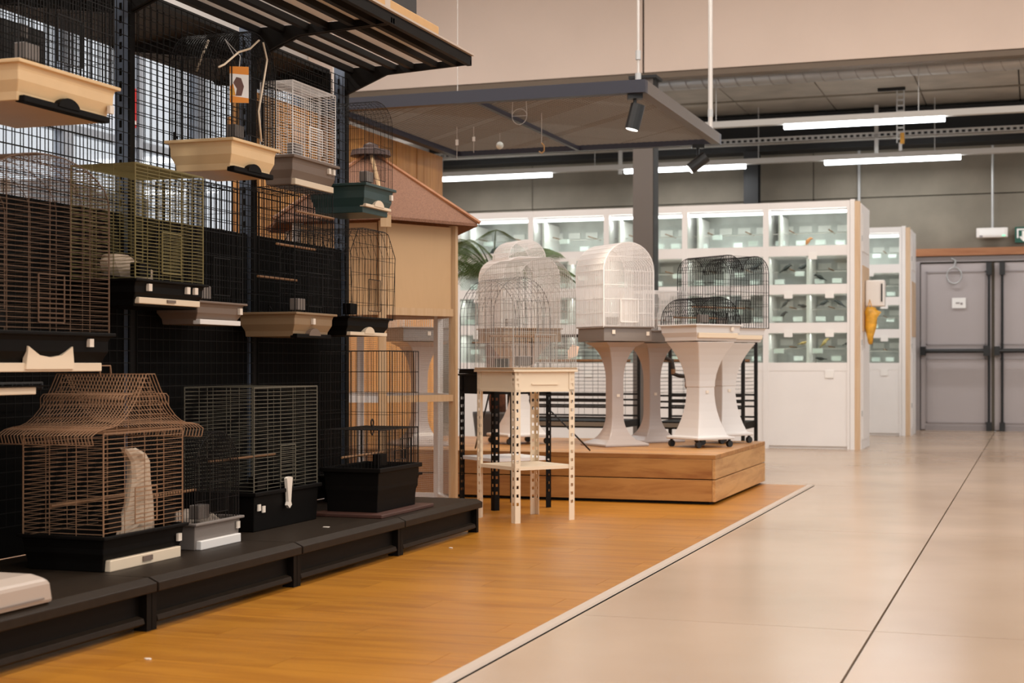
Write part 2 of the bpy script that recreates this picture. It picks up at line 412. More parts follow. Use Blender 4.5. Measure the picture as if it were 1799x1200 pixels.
for i, (x, lab) in enumerate(((-1.62, 'vertical cable ladder drop with yellow tag beside the cable tray'),)):
    t = thing('cable_drop', lab, 'cable', (x, 19.6, 3.7))
    MB().box(-.05, -.035, 0, .02, 0, .66).box(.035, .05, 0, .02, 0, .66).build('side_rail', M['galv'], t)
    for k in range(9): box(-.035, .035, 0, .02, .04 + k * .07, .06 + k * .07).build('rung', M['galv'], t)
    box(-.28, .06, -.02, .03, .66, .70).build('top_channel', M['black'], t)
    box(.0, .05, -.03, -.01, -.02, .12).build('tag', M['yellow'], t)
    MB().box(-.02, .02, 0, .02, -.1, 0).build('stem', M['galv'], t)
for k, (x, lab) in enumerate(((-2.32, 'thin grey conduit down the concrete wall behind the tall bird cabinets'), (-3.9, 'thin grey conduit beside the dark pilaster on the concrete wall'))):
    tag(MB().tube([(x, 21.33, 2.2), (x, 21.33, 3.9)], .02, 6).build('conduit', M['galv']), lab, 'conduit')
pc = thing('pilaster', 'dark steel pilaster against the concrete back wall above the cabinets', 'column', (-3.75, 20.9, 0))
MB().box(-.1, .1, 0, .02, 0, 3.86).box(-.1, .1, .2, .22, 0, 3.86).box(-.01, .01, .02, .2, 0, 3.86).build('steel_section', M['voidbeam'], pc)

# the steel column by the platform
cl = thing('steel_column', 'grey steel column behind the cages, carrying a bracket at the top', 'column', (-3.668, 14.6, 0))
MB().box(-.104, .104, -.1, -.088, 0, 3.72).box(-.104, .104, .088, .1, 0, 3.72).box(-.1, .1, -.088, .088, 0, 3.72).build('shaft', M['colgrey'], cl)
box(.1, .106, -.1, .1, 0, 3.72).build('shaded_side', M['voidbeam'], cl)  # shade on the column's right face, put in as a dark sheet
MB().box(-.14, .14, -.14, .14, 3.72, 3.75).build('cap_plate', M['voidbeam'], cl)

# hall luminaires (bodies of the lamps set at the top of the script)
for x, w in zip(HALL_X, ('over the cage shelving', 'over the laminate strip', 'over the concrete aisle', 'over the far right aisle')):
    t = thing('hall_luminaire', 'long linear ceiling luminaire hanging %s' % w, 'ceiling light', (x, 6, 5.8))
    box(-.16, .16, -8.5, 8.5, 0, .08).build('housing', M['tray_lum'], t)
    for y in (-8, -3, 3, 8): MB().wire((0, y, .08), (0, y, .699), .004).build('suspension_wire', M['galv'], t)

# ------------------------------------------------------------------ glazed bird cabinets
ROWS = ((.918, 1.234), (1.343, 1.647), (1.75, 2.054), (2.163, 2.503))
UW = .887
def cab_mesh(fn, name, m): b = MB(); fn(b); return b.mesh(name, M[m])
feed_me = box(-.05, .05, -.03, .03, 0, .05).mesh('feeder', M['feeder'])
perch_me = MB().tube([(0, .06, 0), (0, .56, 0)], .007, 6).mesh('perch', M['perch'])
tag_me = box(-.045, .045, -.012, -.004, -.045, .035).mesh('price_card', M['paperwhite'])
def cabinet(label, x1, y, W=UW, simple=False):
    t = thing('bird_cabinet', label, 'bird cabinet', (x1 - W, y, 0), 0, 'white glazed bird cabinets')
    D = .62
    b = MB().box(0, W, 0, .02, .03, .83); b.box(0, W, .02, D, 0, .10).build('base_panel', M['whitepaint'], t)
    b = MB().box(-.0, .03, -.012, D, 0, 2.63); b.build('side_post', M['whitepaint'], t)
    b = MB().box(W - .03, W, -.012, D, 0, 2.63); b.build('side_post', M['whitepaint'], t)
    box(.03, W - .03, D - .02, D, .1, 2.63).build('back_panel', M['avback'], t)
    for z0, z1 in ((.83, .918), (1.234, 1.343), (1.647, 1.75), (2.054, 2.163), (2.56, 2.63)):
        MB().box(.03, W - .03, -.004, .02, z0, z1).box(.03, W - .03, .02, D - .02, z0, z0 + .02 if z0 > 2.5 else z0 + .07).build('shelf_rail', M['whitepaint'], t)
    MB().box(.04, W - .04, .0, .045, 2.505, 2.535).build('light_tube', M['avtube'], t)
    area('cabinet_light', (x1 - W / 2, y + .1, 2.50), W - .1, .06, 3, (.97, 1, 1))
    for k, (z0, z1) in enumerate(ROWS):
        box(.03, W - .03, .004, .008, z0, z1).build('glass_pane', M['birdglass'], t)
        if k < 3:
            box(W / 2 - .014, W / 2 + .014, .01, D - .02, z0, z1).build('divider', M['whitepaint'], t)
            area('compartment_light', (x1 - W / 2, y + .12, z1 - .012), W - .1, .05, 1.6, (1, .98, .93))
        else:
            box(W * .15, W * .15 + .02, .01, D - .02, z0, z1).build('divider', M['whitepaint'], t)
        for c in range(4):
            x = .03 + (W - .06) * (c + .5) / 4
            link('feeder', feed_me, t, (x + random.uniform(-.03, .03), random.uniform(.06, .3), z0 + random.choice((.02, .02, .10))))
            if c % 2 == 0: link('perch', perch_me, t, (x + .11, 0, z0 + .17))
            box(x - .07, x + .07, D - .045, D - .03, z0 + .19, z0 + .26).build('nest_plate', M['paperwhite'], t)
        MB().wire((.03, .25, z0 + .15), (W - .03, .25, z0 + .15), .006).build('perch_bar', M['wchrome'], t)
    for z in (1.234, 1.647):
        for c in (.27, .76): link('price_card', tag_me, t, (W * c, 0, z + .0))
    link('price_card', tag_me, t, (W * .56, 0, 2.06)); link('price_card', tag_me, t, (W * .76, 0, .80))
    return t
AVX = -1.855
names = ('at the wooden end panel', 'second from the wooden end panel', 'partly behind the steel column', 'behind the white barrel cages', 'behind the palm fronds')
for i in range(5): cabinet('white glazed bird cabinet, the one %s' % names[i], AVX - i * UW, 16.2)
cabinet('white glazed bird cabinet standing farther back by the grey door', -1.60, 19.55)
def endpanel(label, x0, y0, D):
    t = thing('cabinet_end', label, 'end panel', (x0, y0, 0))
    box(0, .045, -.02, .03, 0, 2.64).build('front_post', M['whitepaint'], t)
    box(.045, .10, -.01, .03, 0, 2.62).build('wood_edge', M['oakend'], t)
    box(.0, .11, .03, D, 0, 2.60).build('side_panel', M['whitepaint'], t)
    for z0, z1 in ((.10, 1.05), (1.25, 1.95), (2.1, 2.5)):
        MB().box(.11, .118, .12, D - .1, z0, z1).build('inset_panel', M['whitepaint'] if z0 != 1.25 else M['oakend'], t)
    for z in (.35, 1.1, 2.2): MB().cyl((.115, .05, z), .008, 0, .06, 8).build('hinge', M['galv'], t)
    return t
endpanel('white end panel with wooden edge closing the long row of bird cabinets', -1.852, 16.2, .85)
endpanel('white end panel with wooden edge on the farther bird cabinet', -1.597, 19.55, .8)
dp = thing('glove_dispenser', 'white box dispenser with black slot on the cabinet end panel', 'dispenser', (-1.73, 16.5, 1.52))
MB().box(0, .20, 0, .16, 0, .28).build('housing', M['white'], dp, bevel=.012)
box(.165, .18, -.012, .0, .05, .24).build('slot', M['black'], dp)
bg_ = thing('yellow_bag', 'crumpled yellow bag hanging on the cabinet end panel under the white box', 'bag', (-1.73, 16.42, 1.13))
MB().loft([[(.06 + .5 * w * math.cos(t) * random.uniform(.6, 1.15), .05 + .04 * math.sin(t), z + random.uniform(-.02, .02)) for t in frange(0, 5.7, .6)] for z, w in ((0, .06), (.08, .10), (.18, .13), (.28, .17), (.33, .2), (.36, .12))]).build('bag_body', M['yellow'], bg_, smooth=True)
MB().poly([(.03, .05, .35), (.05, .05, .46), (.08, .05, .35)], .005).build('bag_handle', M['yellow'], bg_)

def bird(x, z, y, head, label, m, s=1.0, tilt=35):
    b = MB(); s *= .62; t = R(tilt); L = .050 * s
    ax = Vector((head * math.cos(t), 0, math.sin(t)))
    pts = [ax * L * k for k in (-2.1, -1.3, -.9, -.4, .2, .7, 1.0)] + [ax * L * 1.0 + Vector((head * .016 * s, 0, .012 * s)), ax * L * 1.0 + Vector((head * .034 * s, 0, .008 * s)), ax * L * 1.0 + Vector((head * .052 * s, 0, .0))]
    rad = [.006, .009, .014, .024, .029, .025, .019, .018, .010, .001]
    b.tube(pts, [q * s for q in rad], 8)
    for k in (-.006, .008): b.wire((k, k, -.012), (k, k, -.048 * s), .0025)
    o = b.build('small_bird', M[m], None, (x, y, z + .048 * s), smooth=True)
    tag(o, label, 'bird', 'birds in the glazed cabinets'); return o
CX = lambda u: AVX - UW + .03 + (UW - .06) * u           # across the cabinet at the end panel
BY = 16.40
bird(CX(.46), 2.18, BY, 1, 'orange brown bird in the top row of the cabinet at the wooden end panel', 'birdorange', 1.25, 50)
bird(CX(.18), 1.90, BY, 1, 'dark bird on the left of the second row, cabinet at the wooden end panel', 'bird', 1.3, 35)
bird(CX(.42), 1.92, BY, -1, 'dark bird facing left beside the divider, second row of the end cabinet', 'bird', 1.25, -35)
bird(CX(.63), 1.80, BY, -1, 'low dark bird right of the divider, second row of the end cabinet', 'bird', 1.2, 30)
bird(CX(.17), 1.52, BY, 1, 'upright dark bird on the left perch, third row of the end cabinet', 'bird', 1.15, 50)
bird(CX(.14), 1.40, BY, 1, 'dark bird low in the left corner, third row of the end cabinet', 'bird', 1.1, 45)
bird(CX(.41), 1.50, BY, -1, 'level dark bird beside the divider, third row of the end cabinet', 'bird', 1.0, 8)
bird(CX(.66), 1.52, BY, 1, 'stretched dark bird right of the divider, third row of the end cabinet', 'bird', 1.15, 25)
bird(CX(.88), 1.52, BY, -1, 'dark bird at the far right, third row of the end cabinet', 'bird', 1.15, 35)
bird(CX(.40), 1.10, BY, 1, 'brown bird left of the divider in the bottom row of the end cabinet', 'birdolive', .95, 15)
bird(CX(.68), 1.10, BY, 1, 'olive yellow bird right of the divider in the bottom row of the end cabinet', 'birdolive', 1.15, 50)
bird(CX(.64), .93, BY, -1, 'dark bird on the cage floor in the bottom row of the end cabinet', 'bird', 1.0, 5)
bird(CX(.97), 1.10, BY, 1, 'small dark bird at the right edge of the bottom row, end cabinet', 'bird', .8, 20)
X2 = lambda u: CX(u) - UW
bird(X2(.86), 1.92, BY, -1, 'dark bird in the second row of the cabinet second from the end', 'bird', 1.3, -30)
bird(X2(.70), 1.10, BY, 1, 'dark bird in the bottom row of the cabinet second from the end', 'bird', 1.1, 20)
bird(AVX - 5 * UW + .36, 2.06 + .10, BY, 1, 'dark bird in the top row behind the white barrel cage', 'bird', 1.5, 40)
bird(AVX - 5 * UW - .22, 2.30, BY, 1, 'dark bird in the top row above the palm fronds', 'bird', 1.6, 45)

# ------------------------------------------------------------------ suspended steel frame over the platform
FX0, FX1, FY0, FY1, FZ = -4.80, -2.44, 9.70, 12.25, 2.70
sf = thing('suspended_frame', 'dark blue grey steel frame with wire mesh hanging above the cages', 'frame')
bw, bh = .07, .085
box(FX0, FX1, FY0, FY0 + bw, FZ, FZ + bh).build('beam', M['frameblue'], sf)
box(FX0, FX1, FY1 - bw, FY1, FZ, FZ + bh).build('beam', M['frameblue'], sf)
box(FX0, FX0 + bw, FY0 + bw, FY1 - bw, FZ, FZ + bh).build('beam', M['frameblue'], sf)
box(FX1 - bw, FX1, FY0 + bw, FY1 - bw, FZ, FZ + bh).build('beam', M['colgrey'], sf)
box(-3.66, -3.63, FY0 + bw, FY1 - bw, FZ, FZ + .03).build('rib', M['frameblue'], sf)
mb = MB(); x0, x1, y0, y1 = FX0 + bw, FX1 - bw, FY0 + bw, FY1 - bw
for k in frange(x0 - (y1 - y0), x1, .048):
    for sgn in (1, -1):
        # diagonal line clipped to the rectangle
        pts = []
        a = max(x0, k); b_ = min(x1, k + (y1 - y0))
        if b_ - a < .01: continue
        if sgn > 0: p, q = (a, y0 + (a - k)), (b_, y0 + (b_ - k))
        else: p, q = (a, y1 - (a - k)), (b_, y1 - (b_ - k))
        mb.wire((p[0], p[1], FZ + .045), (q[0], q[1], FZ + .045), .0052, 3)
mb.build('expanded_mesh', mat('expanded_metal', (.17, .148, .125), .6), sf)
for x, y in ((-2.50, 9.75), (-4.74, 9.75), (-4.74, 12.2)): MB().wire((x, y, FZ + bh), (x, y, 6.5), .009 if x > -3 else .003, 8).build('hanger_rod', M['steel'], sf)
MB().wire((-2.52, 12.2, FZ + bh), (-2.52, 12.2, 6.5), .019, 8).build('hanger_rod', M['steel'], sf)
for x, y, s in ((-2.50, 9.75, 1), (-2.52, 12.2, 1.2)): MB().cyl((x, y, FZ + bh), .02 * s, .0, .05, 10).cyl((x, y, FZ + bh), .018 * s, .14, .2, 10).build('rod_clamp', M['galv'], sf)
def spot(label, x, y, z, tx, rz, on):
    t = thing('track_spotlight', label, 'spotlight', (x, y, z), rz)
    MB().box(-.05, .05, -.035, .035, -.03, 0).build('mount', M['black'], t)
    MB().wire((0, 0, -.03), (0, 0, -.09), .012, 8).build('stem', M['black'], t)
    d = Vector((math.sin(tx), 0, -math.cos(tx))); c = Vector((0, 0, -.15))
    MB().tube([c - d * .085, c + d * .085], .048, 16).build('housing', M['black'], t, smooth=False)
    MB().tube([c + d * .0855, c + d * .088], .040, 16).build('lens', M['hallglow'], t)
    l = bpy.data.lights.new('spot_lamp', 'SPOT'); l.energy = on; l.spot_size = R(75); l.spot_blend = .7; l.color = (1, .86, .68); l.shadow_soft_size = .04
    o = bpy.data.objects.new('spot_lamp', l); COL.objects.link(o)
    wp = Matrix.Rotation(rz, 3, 'Z') @ (c + d * .11); o.location = Vector((x, y, z)) + wp
    o.rotation_euler = (Matrix.Rotation(rz, 3, 'Z') @ d).to_track_quat('-Z', 'Y').to_euler()
spot('black cylinder spotlight under the near corner of the hanging frame', -2.53, 9.78, FZ, R(-14), R(19), 90)
spot('black cylinder spotlight tilted under the far corner of the hanging frame', -2.62, 12.18, FZ, R(-52), R(19), 260)
# little hooks, loops and a glass bauble hanging from the frame
for i, (x, y, L_, kind, lab) in enumerate((
        (-4.24, 10.9, .26, 'clip', 'thin hanging wire with clip, leftmost under the frame mesh'),
        (-4.12, 10.95, .20, 'clip', 'thin hanging wire with clip, second from the left under the mesh'),
        (-3.42, 10.5, .22, 'hook', 'small brass hook hanging under the far frame beam'),
        (-3.42, 10.0, .18, 'loop', 'pale wire loop hanging from the near part of the frame mesh'))):
    t = thing('hanging_' + kind, lab, 'hook', (x, y, FZ + .04))
    if kind == 'loop':
        MB().poly([(-.05, 0, 0), (-.055, 0, -.09)] + [(.055 * math.cos(a), 0, -.10 - .05 * math.sin(a)) for a in frange(PI, 2 * PI + PI - PI, .4)] + [(.055 * math.cos(a), 0, -.1 + .06 * math.sin(a)) for a in frange(PI, 2 * PI, .4)] + [(.05, 0, 0)], .0022).build('loop_wire', M['wchrome'], t)
    else:
        MB().wire((0, 0, 0), (0, 0, -L_), .0025).build('wire', M['wchrome'], t)
        if kind == 'clip': MB().box(-.009, .009, -.006, .006, -L_ * .55, -L_ * .38).build('clip', M['white'], t)
        else: MB().poly([(0, 0, -L_), (.02, 0, -L_ - .02), (.02, 0, -L_ - .06), (0, 0, -L_ - .075), (-.02, 0, -L_ - .06)], .005, 6).build('hook', M['cardboard'], t)
gb = thing('glass_bauble', 'small clear glass ball hanging below the frame mesh', 'bauble', (-4.03, 11.3, FZ + .04))
MB().tube([(0, 0, -.10 + .03 * math.cos(a)) for a in frange(.05, PI - .05, .4)], [.03 * math.sin(a) for a in frange(.05, PI - .05, .4)], 12).build('ball', M['feeder'], gb, smooth=True)
MB().wire((0, 0, 0), (0, 0, -.07), .002).build('wire', M['wchrome'], gb)

# ------------------------------------------------------------------ wooden platform and plank wall
PX0, PX1, PY0, PY1, PZ = -4.74, -1.93, 9.50, 11.36, .32
pf = thing('wooden_platform', 'low wooden plank platform carrying the cage stands', 'platform')
box(PX0 + .05, PX1 - .05, PY0 + .05, PY1 - .05, 0, PZ - .03).build('plinth', M['darkgap'], pf)
for i in range(10):
    y = PY0 + i * .186
    box(PX0, PX1 - .0, y + .001, y + .185, PZ - .028, PZ).build('plank', M['platX'] if i % 2 else M['platX'], pf, bevel=.002)
for z0, z1 in ((.022, .160), (.166, PZ - .029)):
    box(PX0, PX1 - .022, PY0, PY0 + .022, z0, z1).build('plank', M['platX'], pf, bevel=.002)
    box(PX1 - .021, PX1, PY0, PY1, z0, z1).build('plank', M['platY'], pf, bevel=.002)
    box(PX0, PX1 - .022, PY1 - .022, PY1, z0, z1).build('plank', M['platX'], pf, bevel=.002)
pw = thing('plank_wall', 'tall partition of upright orange wooden planks left of the platform', 'partition', (-4.845, 8.55, 0))
for i in range(25):
    y = i * .1425
    box(-.028 + random.uniform(-.003, .003), 0 + random.uniform(-.003, .003), y + .0015, y + .141, 0, 2.69).build('plank', M['plank'], pw)
for z in (.4, 1.4, 2.4): box(-.06, -.031, 0, 3.56, z, z + .09).build('batten', M['plank'], pw)

# ------------------------------------------------------------------ six-sided roofed aviary
hv = thing('garden_aviary', 'six-sided wooden aviary with brown felt roof and mesh sides', 'aviary', (-3.90, 8.55, 0))
A0 = R(-58.4); HR = .565
hc = lambda k, r, z: Vector((r * math.cos(A0 + k * PI / 3), r * math.sin(A0 + k * PI / 3), z))
for k in range(6):
    a = A0 + k * PI / 3
    c = hc(k, HR - .02, 0)
    MB().box(-.022, .022, -.022, .022, 0, 1.74).build('post', M['pinepost'] if k in (0, 1) else M['whitetab'], hv, c, rz=a)
    p, q = hc(k, HR - .015, 0), hc(k + 1, HR - .015, 0); d = q - p; L = d.length; ang = math.atan2(d.y, d.x)
    box(.03, L - .03, -.006, .006, 1.235, 1.73).build('plywood_panel', M['ply'], hv, p, rz=ang)
    for z0, z1, m_ in ((1.19, 1.235, 'pinepost'), (.675, .715, 'pinepost' if k == 0 else 'whitetab'), (.02, .07, 'pinepost' if k == 0 else 'whitetab')):
        box(.02, L - .02, -.016, .016, z0, z1).build('rail', M[m_], hv, p, rz=ang)
    w = MB()
    for x in frange(.03, L - .03, .0125): w.wire((x, 0, .07), (x, 0, 1.19), .00055, 3)
    for z in frange(.07, 1.19, .0125): w.wire((.03, 0, z), (L - .03, 0, z), .00055, 3)
    w.build('wire_mesh', M['wchrome'], hv, p, rz=ang)
    ap = Vector((0, 0, 2.20)); e0, e1 = hc(k, .70, 1.735), hc(k + 1, .70, 1.735); up = Vector((0, 0, .018))
    MB().loft([[ap, ap + up], [e0, e0 + up]], False).add([ap, e0, e1], [(0, 1, 2)]).add([ap + up, e0 + up, e1 + up], [(0, 2, 1)]).add([e0, e1, e1 + up, e0 + up], [(0, 1, 2, 3)]).build('roof_panel', M['roof'], hv)
    MB().tube([ap + up * 1.2, hc(k, .715, 1.735) + up * 1.2], .013, 6).build('hip_batten', M['beamwood'] if k != 0 else M['pinepost'], hv)
MB().tube([(0, 0, 2.19), (0, 0, 2.225), (0, 0, 2.24), (0, 0, 2.26), (0, 0, 2.275)], [.13, .12, .05, .045, .01], 12).build('roof_cap', mat('cap_brown', (.06, .028, .02), .6), hv)
box(-.03, .03, -.012, .012, 0, .07).build('eave_bracket', M['pinepost'], hv, hc(0, .70, 1.69), rz=A0 + PI / 2)

# ------------------------------------------------------------------ cage builder
def p_flat(W, H): return [(-W / 2, 0), (-W / 2, H), (W / 2, H), (W / 2, 0)]
def p_barrel(W, H, rise, n=14):
    return [(-W / 2, 0)] + [(-W / 2 * math.cos(t), H - rise + rise * math.sin(t)) for t in frange(0, PI, PI / n)] + [(W / 2, 0)]
def p_round(W, H, r, n=6):
    a = [(-W / 2 + r - r * math.cos(t), H - r + r * math.sin(t)) for t in frange(0, PI / 2, PI / 2 / n)]
    return [(-W / 2, 0)] + a + [(-u, z) for u, z in reversed(a)] + [(W / 2, 0)]
def p_cham(W, H, c): return [(-W / 2 * .9, 0), (-W / 2, H * .72), (-W / 2 + c, H - .01), (-W / 2 + c * 1.6, H), (W / 2 - c * 1.6, H), (W / 2 - c, H - .01), (W / 2, H * .72), (W / 2 * .9, 0)]
def p_twin(W, H, rise, n=9):
    a = [(-W / 4 - W / 4 * math.cos(t), H - rise + rise * math.sin(t)) for t in frange(0, PI, PI / n)]
    return [(-W / 2, 0)] + a + [(u + W / 2, z) for u, z in a[1:]] + [(W / 2, 0)]
def p_gable(W, H, rise): return [(-W / 2, 0), (-W / 2, H - rise), (-W * .12, H), (W * .12, H), (W / 2, H - rise), (W / 2, 0)]
def along(prof, sp):
    out = []; 
    for (a, b), (c, d) in zip(prof[:-1], prof[1:]):
        L = math.hypot(c - a, d - b); n = max(1, round(L / sp))
        out += [(a + (c - a) * i / n, b + (d - b) * i / n) for i in range(n)]
    return out + [prof[-1]]
def ztop(prof, u):
    z = 0
    for (a, b), (c, d) in zip(prof[:-1], prof[1:]):
        if min(a, c) - 1e-9 <= u <= max(a, c) + 1e-9:
            z = max(z, max(b, d) if abs(c - a) < 1e-6 else b + (d - b) * (u - a) / (c - a))
    return z
def shell(prof, axis, L, hoop, strg, r, z0=0):
    b = MB(); P = (lambda u, t, z: (t, u, z + z0)) if axis == 'x' else (lambda u, t, z: (u, t, z + z0))
    for t in frange(-L / 2, L / 2, hoop): b.poly([P(u, t, z) for u, z in prof], r)
    for u, z in along(prof, strg): b.wire(P(u, -L / 2, z), P(u, L / 2, z), r)
    return b
def end(prof, axis, t, vs_, hs, r, z0=0):
    b = MB(); P = (lambda u, z: (t, u, z + z0)) if axis == 'x' else (lambda u, z: (u, t, z + z0))
    us = [u for u, z in prof]; H = max(z for u, z in prof); u0, u1 = min(us), max(us)
    for u in frange(u0 + .003, u1 - .003, vs_):
        b.wire(P(u, 0), P(u, ztop(prof, u)), r)
    fine = frange(u0, u1, (u1 - u0) / 60)
    for z in frange(.004, H - .004, hs):
        ok = [u for u in fine if ztop(prof, u) >= z - 1e-6]
        if len(ok) > 1: b.wire(P(ok[0], z), P(ok[-1], z), r)
    b.poly([P(u, z) for u, z in prof], r * 1.7)
    return b
def tray_part(root, D, W, h, m, inset=.03, z0=0, rim=True):
    rings = []
    q = lambda dx, z: [(-D / 2 + dx, -W / 2 + dx, z), (D / 2 - dx, -W / 2 + dx, z), (D / 2 - dx, W / 2 - dx, z), (-D / 2 + dx, W / 2 - dx, z)]
    rings = [q(inset, z0), q(inset * .9, z0 + h * .25), q(.006, z0 + h * .9), q(-.008, z0 + h * .9), q(-.008, z0 + h), q(.010, z0 + h), q(.012, z0 + h * .5), q(inset + .006, z0 + .008)]
    return MB().loft(rings).build('tray', M[m], root, bevel=.003)
def drawer_part(root, D, W, z, h, m, hm, handle='bump', inset=.02):
    o = box(D / 2 - inset - .015, D / 2 - inset + .022, -W / 2 * .86, W / 2 * .86, z, z + h).build('drawer', M[m], root, bevel=.003)
    xf = D / 2 - inset + .022
    if handle == 'bump':
        MB().prism([(.06 * math.cos(t), h * .6 + .035 * math.sin(t)) for t in frange(0, PI, .35)], 'x', xf - .02, xf + .004).build('handle', M[hm], o, (0, 0, z))
    elif handle == 'bow':
        MB().prism([(-.13, h * .3), (-.12, h + .055), (-.06, h + .025), (0, h + .018), (.06, h + .025), (.12, h + .055), (.13, h * .3)], 'x', xf - .01, xf + .008).build('handle', M[hm], o, (0, 0, z))
    elif handle == 'notch':
        box(xf, xf + .006, -.03, .03, h * .35, h * .8).build('handle', M[hm], o, (0, 0, z))
    return o
def door_part(root, D, y0, y1, z0, z1, m, sp=.014, r=.0013, dense='v'):
    b = MB(); x = D / 2 + .004
    b.poly([(x, y0, z0), (x, y1, z0), (x, y1, z1), (x, y0, z1), (x, y0, z0)], r * 1.8)
    if dense == 'v':
        for y in frange(y0, y1, sp): b.wire((x, y, z0), (x, y, z1), r)
    else:
        for z in frange(z0, z1, sp): b.wire((x, y0, z), (x, y1, z), r)
    return b.build('wire_door', M[m], root)
def cage(label, loc, D, W, th, H, wm, tm, prof, axis='x', rz=0, dense='v', sp=.015, sparse=.10, r=.0014, drawer=None, perch=0, door=True, inset=.03, cups=1, stick=(), over=0, tray=True, name='bird_cage', group=None):
    """th tray height, H wire height above the tray; prof(Wp,H) runs across the end faces"""
    t = thing(name, label, 'bird cage', loc, rz, group)
    if tray: tray_part(t, D, W, th, tm, inset)
    d2, w2 = D - .02 + over, W - .02 + over
    Wp, L = (w2, d2) if axis == 'x' else (d2, w2)
    pr = prof(Wp, H); z0 = th - .01
    v, h = (sp, sparse) if dense == 'v' else (sparse, sp)
    shell(pr, axis, L, v, h, r, z0).build('wire_shell', M[wm], t)
    for s in (-1, 1): end(pr, axis, s * L / 2, v, h, r, z0).build('wire_end', M[wm], t)
    if door: door_part(t, D - .015 + over, -.07, .07, z0 + .04, z0 + min(.2, H * .45), wm, sp, r, dense)
    for k in range(perch):
        z = z0 + H * (.3 + .25 * k); x = -.05 + .1 * k
        MB().tube([(x, -w2 / 2, z), (x, w2 / 2, z)], .006, 6).build('perch', M['perch'], t)
    for k in range(cups):
        MB().box(D / 2 - .06, D / 2 - .015, -W / 2 + .05 + k * (W - .18), -W / 2 + .13 + k * (W - .18), z0 + .02, z0 + .075).build('seed_cup', M['greypl'] if tm != 'blackp' else M['blackp'], t, bevel=.004)
    if drawer: drawer_part(t, D, W, drawer[0], drawer[1], drawer[2], drawer[3], drawer[4], inset)
    for y, z in stick: box(D / 2 - inset * .35, D / 2 + .002, y - .012, y + .012, z, z + .028).build('sticker', M['sticker'], t)
    return t
BK = -3.565
def wallcage(label, Y0, Y1, Xf, z, **k):
    D = Xf - BK; k.setdefault('group', 'cages hung on the mesh back')
    t = cage(label, ((BK + Xf) / 2, (Y0 + Y1) / 2, z), D, Y1 - Y0, **k)
    hk = MB()
    for y in (-(Y1 - Y0) * .3, (Y1 - Y0) * .3): hk.poly([(-D / 2 + .005, y, k['th'] + .02), (-D / 2 - .012, y, k['th'] + .05), (-D / 2 - .012, y, k['th'] - .01)], .003)
    hk.build('wall_hook', M['wblack'], t)
    return t
wallcage('black wire cage with deep cream tray, topmost at the left edge of the picture', 4.10, 4.66, -3.12, 1.765, th=.13, H=.48, wm='wblack', tm='cream', prof=lambda W, H: p_flat(W, H), sp=.016, drawer=(-.004, .022, 'blackp', 'blackp', 'bump'), stick=((.24, .03),), cups=1)
wallcage('black round-topped wire cage with cream tray under the orange card', 5.69, 6.10, -3.24, 1.735, th=.135, H=.50, wm='wblack', tm='cream', prof=lambda W, H: p_barrel(W, H, .18), sp=.013, drawer=(-.004, .022, 'blackp', 'blackp', 'bump'))
wallcage('white wire cage with taupe tray between the cream and the green tray cages', 6.50, 6.99, -3.37, 1.77, th=.14, H=.37, wm='wwhite', tm='taupe', prof=lambda W, H: p_flat(W, H), dense='h', sp=.013, drawer=(.0, .03, 'creamlight', 'creamlight', 'none'), r=.0012, stick=((.20, .09), (.15, .09)))
wallcage('fine black round-topped cage with dark green tray at the end of the shelving', 7.03, 7.40, -3.235, 1.68, th=.15, H=.45, wm='wblack', tm='greenp', prof=lambda W, H: p_barrel(W, H, .10), sp=.022, r=.0009, drawer=(.03, .016, 'creamlight', 'creamlight', 'bump'), stick=((.15, .09),))
wallcage('large bronze wire cage with barrel top and bow-shaped cream handle at the left edge', 3.90, 4.60, -3.10, .875, th=.135, H=.60, wm='wbronze', tm='blackp', prof=lambda W, H: p_barrel(W, H, .15), dense='h', sp=.0165, sparse=.12, drawer=(.0, .03, 'creamlight', 'creamlight', 'bow'), inset=.035, stick=((.22, .085),))
wallcage('olive gold box cage with black tray and cream drawer strip', 4.98, 5.50, -3.255, 1.125, th=.105, H=.455, wm='wolive', tm='blackp', prof=lambda W, H: p_flat(W, H), dense='h', sp=.0135, sparse=.085, drawer=(.01, .025, 'creamlight', 'taupe', 'notch'), r=.0016, stick=((-.16, .06), (.12, .06), (.18, .06)))
wallcage('black wire cage with taupe tray and white drawer strip, right of the olive cage', 5.58, 5.98, -3.34, 1.07, th=.10, H=.52, wm='wblack', tm='taupe', prof=lambda W, H: p_flat(W, H), sp=.022, drawer=(.0, .022, 'white', 'white', 'none'), stick=((.16, .05),))
wallcage('tall black box cage with tan tray and wooden perches, left of the octagonal cage', 6.30, 6.72, -3.255, 1.03, th=.115, H=.60, wm='wblack', tm='tan', prof=lambda W, H: p_flat(W, H), sp=.026, drawer=(-.006, .02, 'blackp', 'taupe', 'bump'), perch=3, stick=((-.02, .06),))
wallcage('open black cage with angled shoulders and black tray at the end post', 6.78, 7.30, -3.21, 1.045, th=.095, H=.455, wm='wblack', tm='blackp', prof=lambda W, H: p_cham(W, H, .09), sp=.034, sparse=.075, r=.0012, drawer=(.0, .018, 'creamlight', 'creamlight', 'bump'), over=.05)
t = wallcage('low tray cage hanging under the bronze cage at the left edge', 3.62, 4.26, -3.13, .80, th=.03, H=.02, wm='wdark', tm='blackp', prof=lambda W, H: p_flat(W, H), sp=.05, drawer=(.0, .025, 'creamlight', 'taupe', 'none'), perch=0, cups=0, door=False)

